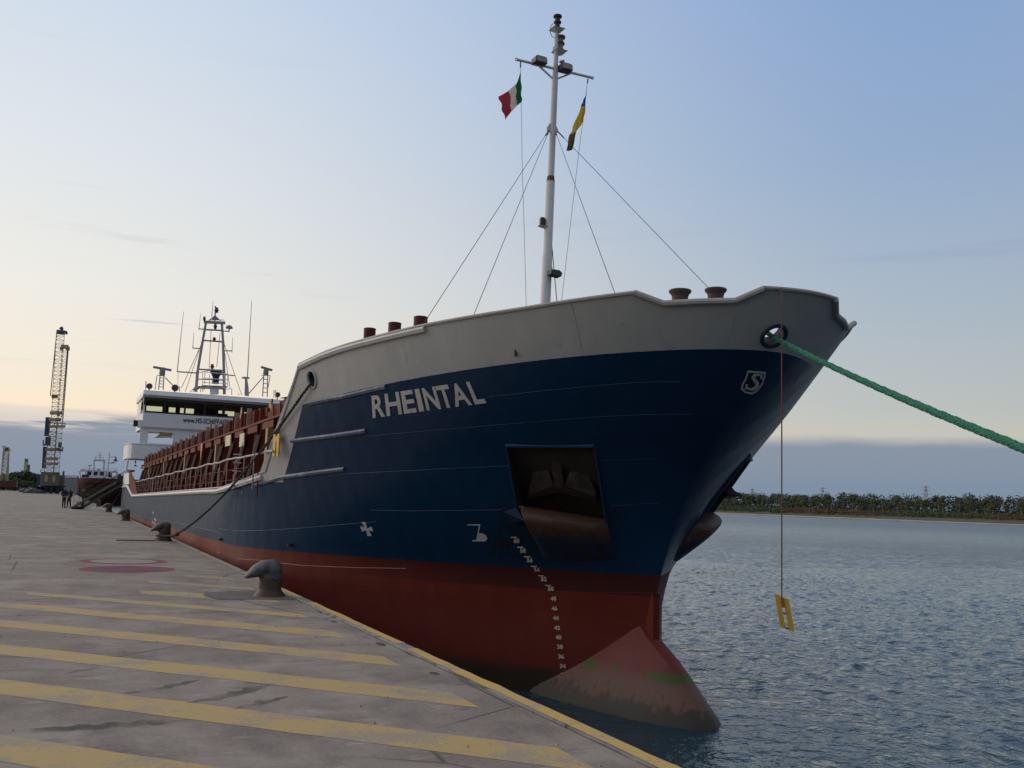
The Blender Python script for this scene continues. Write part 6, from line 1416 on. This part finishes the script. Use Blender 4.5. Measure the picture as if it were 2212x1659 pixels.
# ------------------------------------------------------------------ second, dark red ship moored farther along
M['redhull']=mat('dull_red_hull',(.035,.012,.012),.8,spec=.1,var=.35,vscale=.5,tint=(.03,.02,.02),tamt=.6,tscale=.3); M['redhull2']=mat('dull_red_bulwark',(.055,.011,.011),.8,spec=.1,var=.25,vscale=.6); M['hullblack']=mat('sooty_hull',(.030,.022,.022),.6,var=.4,vscale=.4)
def red_ship():
    D=250.0; Q=lambda x,y,Y: at_y(*z4(x,y),Y)
    xl=Q(1345,1050,D+14)[0]; xr=xl+13.5; cx=(xl+xr)/2; hb=(xr-xl)/2; e=thing('red_ship','dark red cargo ship with white bridge moored behind the gangway','ship',(cx,D+40,WL))
    O=np.array([cx,D+40,WL])
    def part(name,m,mt,sm=False,par=None):
        m.v=[tuple(np.array(p)-O) for p in m.v]; return m.obj(name,mt,par or e,sm)
    zt=Q(1500,985,D+10)[2]
    lv=[(-3,.62,3.5),(WL,.72,3.0),(0,.82,2.0),(zt*.55,.95,1.0),(zt,1.0,0.0)]; V=[];F=[]; qs=[0,.03,.08,.15,.25,.4,.6,.8,1]
    for z,f,st in lv:
        row=[]
        for sg in (-1,1):
            for q in (qs[::-1] if sg==-1 else qs[1:]): row.append((cx+sg*hb*(1-(1-q)**(1.4+.9*f))**(1/1.9 if z>1 else 1/1.3) if q>0 else cx,D+st+q*13,z))
        row=[(xl,D+85,z)]+row+[(xr,D+85,z)]; V+=row
    n=len(row)
    for i in range(len(lv)-1):
        for k in range(n-1): F.append((i*n+k,i*n+k+1,(i+1)*n+k+1,(i+1)*n+k))
    part('hull',MB().add(V,F),M['redhull'],40)
    k=(len(lv)-1)*n; top=V[k:k+n]; part('deck',MB().add([(x,y,zt-.9) for x,y,z in top],[tuple(range(n))]),M['redhull2'])
    part('bulwark_band',MB().add([(cx+(x-cx)*1.004,y-.03,zt-1.1) for x,y,z in top]+[(cx+(x-cx)*1.006,y-.03,zt+.02) for x,y,z in top],[(i,i+1,n+i+1,n+i) for i in range(n-1)]),M['redhull2'],40)
    # bridge block abaft
    YB2=D+72; W=lambda x,y: Q(x,y,YB2); a,b=W(1345,860)[0],W(1980,860)[0]
    z0,z1,z2,z3=zt-1.0,W(1500,935)[2],W(1500,870)[2],W(1500,845)[2]
    wh=part('bridge_house',MB().bx(a,b,YB2,YB2+8,z0,z1).bx(a,b,YB2,YB2+8,z2,z3),M['white'])
    for i in range(7):
        x=a+(b-a)*i/6; part('window_post',MB().bx(x-.28,x+.28,YB2,YB2+.3,z1+.003,z2-.003),M['white'],par=wh)
    for i in range(1,5):
        xa,xb=a+(b-a)*i/6+.3,a+(b-a)*(i+1)/6-.3; part('window',MB().bx(xa,xb,YB2+.05,YB2+.2,z1+.002,z2-.002),M['bridgeglass'],par=wh)
    part('side_wall',MB().bx(a,a+.2,YB2+4,YB2+8,z1,z2),M['white'],par=wh); part('side_wall',MB().bx(b-.2,b,YB2+4,YB2+8,z1,z2),M['white'],par=wh)
    for x in (1410,1470,1850): p=W(x,945); part('porthole',MB().bx(p[0]-.45,p[0]+.45,YB2-.03,YB2-.002,p[2]-.45,p[2]+.4),M['bridgeglass'],par=wh)
    m=MB()
    for x in np.linspace(1350,1975,14): m.bar(W(x,845),W(x,825),.10)
    m.bar(W(1350,826),W(1975,826),.10); part('roof_rail',m,M['white'],par=wh)
    gm=part('radar_frame',MB().bar(W(1580,850),W(1582,685),.35).bar(W(1745,850),W(1752,690),.4).bar(W(1570,683),W(1775,688),.5),M['mastgrey'])
    for p,q,w in (((1680,680),(1680,550),.25),((1610,680),(1612,620),.25),((1740,690),(1742,630),.12),((1600,635),(1745,632),.10),((1640,605),(1720,605),.15),((1505,845),(1505,775),.3),((1480,770),(1548,770),.3),((1660,850),(1660,825),.7),((1400,845),(1400,825),.4)): part('signal_post',MB().bar(W(*p),W(*q),w),M['mastgrey'],par=gm)
    fm=part('foremast',MB().bar(Q(1800,1000,D+12),Q(1840,555,D+12),.32),M['white'])
    for p,q,w in (((1838,628),(1945,625),.14),((1830,735),(1930,732),.14),((1945,615),(1945,640),.35),((1890,710),(1890,730),.6),((1725,725),(1840,730),.12),((1928,720),(1928,735),.3)): part('mast_arm',MB().bar(Q(*p,D+12),Q(*q,D+12),w),M['mastgrey'],par=fm)
    A=Q(1943,670,D+12); part('signal_cone',MB().lathe([(.55,-.5),(.05,.6)],A,10),M['darkmetal'],par=fm)
    m=MB(); rr=np.random.default_rng(4)
    part('bow_gear',MB().bx(Q(1285,1080,D+14)[0],Q(1330,1080,D+14)[0],D+13,D+16,0.2,Q(1300,1060,D+14)[2]),M['grey'])
    part('hold_block',MB().bx(xl+1.5,xr-1.5,D+20,D+70,zt-1.2,zt-.3),M['redhull2'])
red_ship()
# ------------------------------------------------------------------ gangway between quay and ship
def gangway():
    foot=at_z(*z4(1262,1505),0); foot=np.array([-2.72,88.5,0.0]); top=np.array([SIDE+.3,83.0,2.35]); ax=top-foot; L_=np.linalg.norm(ax); ax/=L_
    # the photograph shows the foot at left and the ladder rising to the right along the ship
    foot=np.array([-2.55,88.6,.12]); top=np.array([.30,80.6,2.30]); ax=(top-foot); L_=np.linalg.norm(ax); ax/=L_; sd=np.cross(ax,[0,0,1.0]); sd/=np.linalg.norm(sd); up=np.cross(sd,ax)
    e=thing('gangway','grey aluminium gangway sloping from the quay up to the ship\'s side','gangway',tuple(foot)); O=foot
    P=lambda s,u,v: tuple(ax*s+sd*u+up*v)
    for u in (-.38,.38):
        MB().bar(P(0,u,0),P(L_,u,0),.06,.20).obj('side_beam',M['gang'],e)
        m=MB()
        h=MB().tube([P(.2,u,.95),P(L_,u,.95)],.022,6).obj('hand_rail',M['gang'],e)
        MB().tube([P(.2,u,.5),P(L_,u,.5)],.014,5).obj('mid_rail',M['gang'],e)
        for s in np.arange(.3,L_,1.25): MB().tube([P(s,u,0),P(s,u,.95)],.018,5).obj('rail_post',M['gang'],e)
    for s in np.arange(.15,L_,.33): MB().box(np.array(P(s,0,.02)),(.05,.70,.03),np.stack([ax,sd,up],1)).obj('tread',M['gang'],e)
    MB().tube([P(0,-.5,-.02),P(0,.5,-.02)],.11,10).obj('roller',M['black'],e,True)
    # net hung on the outer side
    m=MB()
    for s in np.arange(.2,L_,.3):
        m.tube([P(s,-.40,.95),P(s+.25,-.46,-.35)],.008,4); m.tube([P(s+.25,-.40,.95),P(s,-.46,-.35)],.008,4)
    m.obj('safety_net',M['darkrope'],e)['kind']='stuff'
    MB().bx(-.1,.1,-.03,.03,.2,.55).obj('notice_plate',M['cream'],e)
M['gang']=mat('dull_aluminium',(.035,.035,.033),.75,spec=.15,metal=.2,var=.25)
gangway()
# ------------------------------------------------------------------ people on the quay
def person(label,loc,rz,jacket,trousers,h,pose,skin=(.30,.18,.13),hair=(.02,.016,.014)):
    """one continuous skinned body; joints in metres for a 1.78 m figure"""
    e=thing('person',label,'person',loc,'people by the gangway',rz); k=h/1.78
    J={'pel':(0,0,.95,.155),'sp':(0,.01,1.15,.150),'ch':(0,.015,1.36,.165),'nk':(0,.01,1.51,.062),'hd0':(0,-.01,1.585,.075),'hd1':(0,-.015,1.68,.098),'hd2':(0,-.005,1.755,.07)}
    E_=[('pel','sp'),('sp','ch'),('ch','nk'),('nk','hd0'),('hd0','hd1'),('hd1','hd2')]
    for s,n in ((-1,'l'),(1,'r')):
        st=pose['step']*s
        J.update({n+'hip':(s*.09,0,.90,.105),n+'kn':(s*(.10+pose['spread']*.5),-.02+st*.35,.50,.072),n+'an':(s*(.11+pose['spread']),.03+st*.7,.09,.052),n+'to':(s*(.13+pose['spread']),-.16+st*.7,.045,.045)})
        E_+=[('pel',n+'hip'),(n+'hip',n+'kn'),(n+'kn',n+'an'),(n+'an',n+'to')]
        el=pose['elbow'][n]; wr=pose['wrist'][n]
        J.update({n+'sh':(s*.20,.01,1.43,.070),n+'el':(s*el[0],el[1],el[2],.055),n+'wr':(s*wr[0],wr[1],wr[2],.036)}); E_+=[('ch',n+'sh'),(n+'sh',n+'el'),(n+'el',n+'wr')]
        d=np.array([s*(wr[0]-el[0]),wr[1]-el[1],wr[2]-el[2]]); d/=np.linalg.norm(d); w0=np.array([s*wr[0],wr[1],wr[2]]); pm=w0+d*.07; J[n+'pm']=(*pm,.034); E_.append((n+'wr',n+'pm'))
        sd=np.cross(d,[s*1.0,0,0]); sd/=np.linalg.norm(sd)+1e-9
        for f,(o_,l) in enumerate(((-.03,.065),(-.010,.08),(.010,.075),(.03,.058))):
            a=pm+sd*o_+d*.03; b=pm+sd*o_+d*(.03+l*.6)+np.array([-s*.01,0,0]); c=pm+sd*o_+d*(.03+l)+np.array([-s*.03,0,0])
            for q,p_ in enumerate((a,b,c)): J[n+'f%d%d'%(f,q)]=(*p_,.0095)
            E_+=[(n+'pm',n+'f%d0'%f),(n+'f%d0'%f,n+'f%d1'%f),(n+'f%d1'%f,n+'f%d2'%f)]
        t0=pm-d*.02+sd*-.042; J[n+'t0']=(*t0,.011); J[n+'t1']=(*(t0+d*.05+sd*-.012),.0095); E_+=[(n+'pm',n+'t0'),(n+'t0',n+'t1')]
    names=list(J); idx={n:i for i,n in enumerate(names)}; me=bpy.data.meshes.new('body')
    me.from_pydata([tuple(c*k for c in J[n][:3]) for n in names],[(idx[a],idx[b]) for a,b in E_],[]); o=bpy.data.objects.new('body',me); COL.objects.link(o)
    md=o.modifiers.new('skin','SKIN'); 
    for n,sv in zip(names,me.skin_vertices[0].data): r=J[n][3]*k; sv.radius=(r*(1.12 if n in('ch','sp','pel') else 1),r*(.82 if n in('ch','sp','pel') else 1)); sv.use_root=(n=='pel')
    o.modifiers.new('sub','SUBSURF').levels=1; dg=bpy.context.evaluated_depsgraph_get(); dg.update(); m2=bpy.data.meshes.new_from_object(o.evaluated_get(dg)); bpy.data.objects.remove(o); m2.name='body'
    mats=[mat('jacket_cloth',jacket,.85,var=.2),mat('trouser_cloth',trousers,.85,var=.2),mat('skin',skin,.55,var=.08),mat('hair',hair,.6,var=.2),mat('boots',(.06,.03,.02),.6,var=.2)]
    for m_ in mats: m2.materials.append(m_)
    for p in m2.polygons:
        c=p.center/k; r=math.hypot(c.x,c.y); p.use_smooth=True
        if c.z>1.535: p.material_index=3 if (c.z>1.70 or (c.y>.035 and c.z>1.60)) else 2
        elif c.z<.13: p.material_index=4
        elif c.z<.90 and abs(c.x)<.24: p.material_index=1
        else:
            hand=any((np.array(c)-np.array([s*pose['wrist'][n][0],pose['wrist'][n][1],pose['wrist'][n][2]]))@((np.array([s*(pose['wrist'][n][0]-pose['elbow'][n][0]),pose['wrist'][n][1]-pose['elbow'][n][1],pose['wrist'][n][2]-pose['elbow'][n][2]])))>0.002 and np.linalg.norm(np.array(c)-np.array([s*pose['wrist'][n][0],pose['wrist'][n][1],pose['wrist'][n][2]]))<.24 for s,n in ((-1,'l'),(1,'r')))
            p.material_index=2 if hand else 0
    bo=link('body',m2,e)
    f=MB()
    for s in (-1,1): f.lathe([(.012*k,0),(.010*k,.004)],(s*.033*k,-.105*k,1.685*k),8,np.array([[1,0,0],[0,0,-1.0],[0,1.0,0]]))
    f.obj('eyes',M['black'],e); MB().add([(-.016*k,-.10*k,1.64*k),(.016*k,-.10*k,1.64*k),(0,-.10*k,1.685*k),(0,-.135*k,1.648*k)],[(0,1,3),(1,2,3),(2,0,3)]).obj('nose',mats[2],e)
    MB().box((0,-.098*k,1.612*k),(.045*k,.012*k,.010*k)).obj('mouth',mats[4],e)
    for s in (-1,1): MB().lathe([(.02*k,-.008),(.028*k,0),(.02*k,.008)],(s*.098*k,.0,1.66*k),8,np.array([[0,0,1.0],[0,1.0,0],[-1.0,0,0]])).obj('ear',mats[2],e)
    return e
down={'l':(.27,.06,1.16),'r':(.27,.06,1.16)}; hands={'l':(.20,-.12,.98),'r':(.20,-.12,.98)}
person('person in a dark blue jacket and trousers, left of the pair beside the gangway',(-3.58,91.0,0),.5,(.012,.016,.045),(.012,.012,.02),1.80,{'step':.10,'spread':.02,'elbow':down,'wrist':hands})
person('person in a dark jacket standing on the right of the pair beside the gangway',(-3.18,91.5,0),-.9,(.02,.012,.016),(.010,.010,.014),1.76,{'step':.12,'spread':.01,'elbow':down,'wrist':{'l':(.16,-.16,1.10),'r':(.27,-.04,.92)}})
person('person in dark clothes half hidden behind the gangway rail',(-2.10,92.2,0),1.4,(.022,.022,.024),(.02,.018,.016),1.72,{'step':.14,'spread':.02,'elbow':{'l':(.24,-.08,1.18),'r':(.24,-.08,1.18)},'wrist':{'l':(.20,-.32,1.22),'r':(.20,-.32,1.22)}})
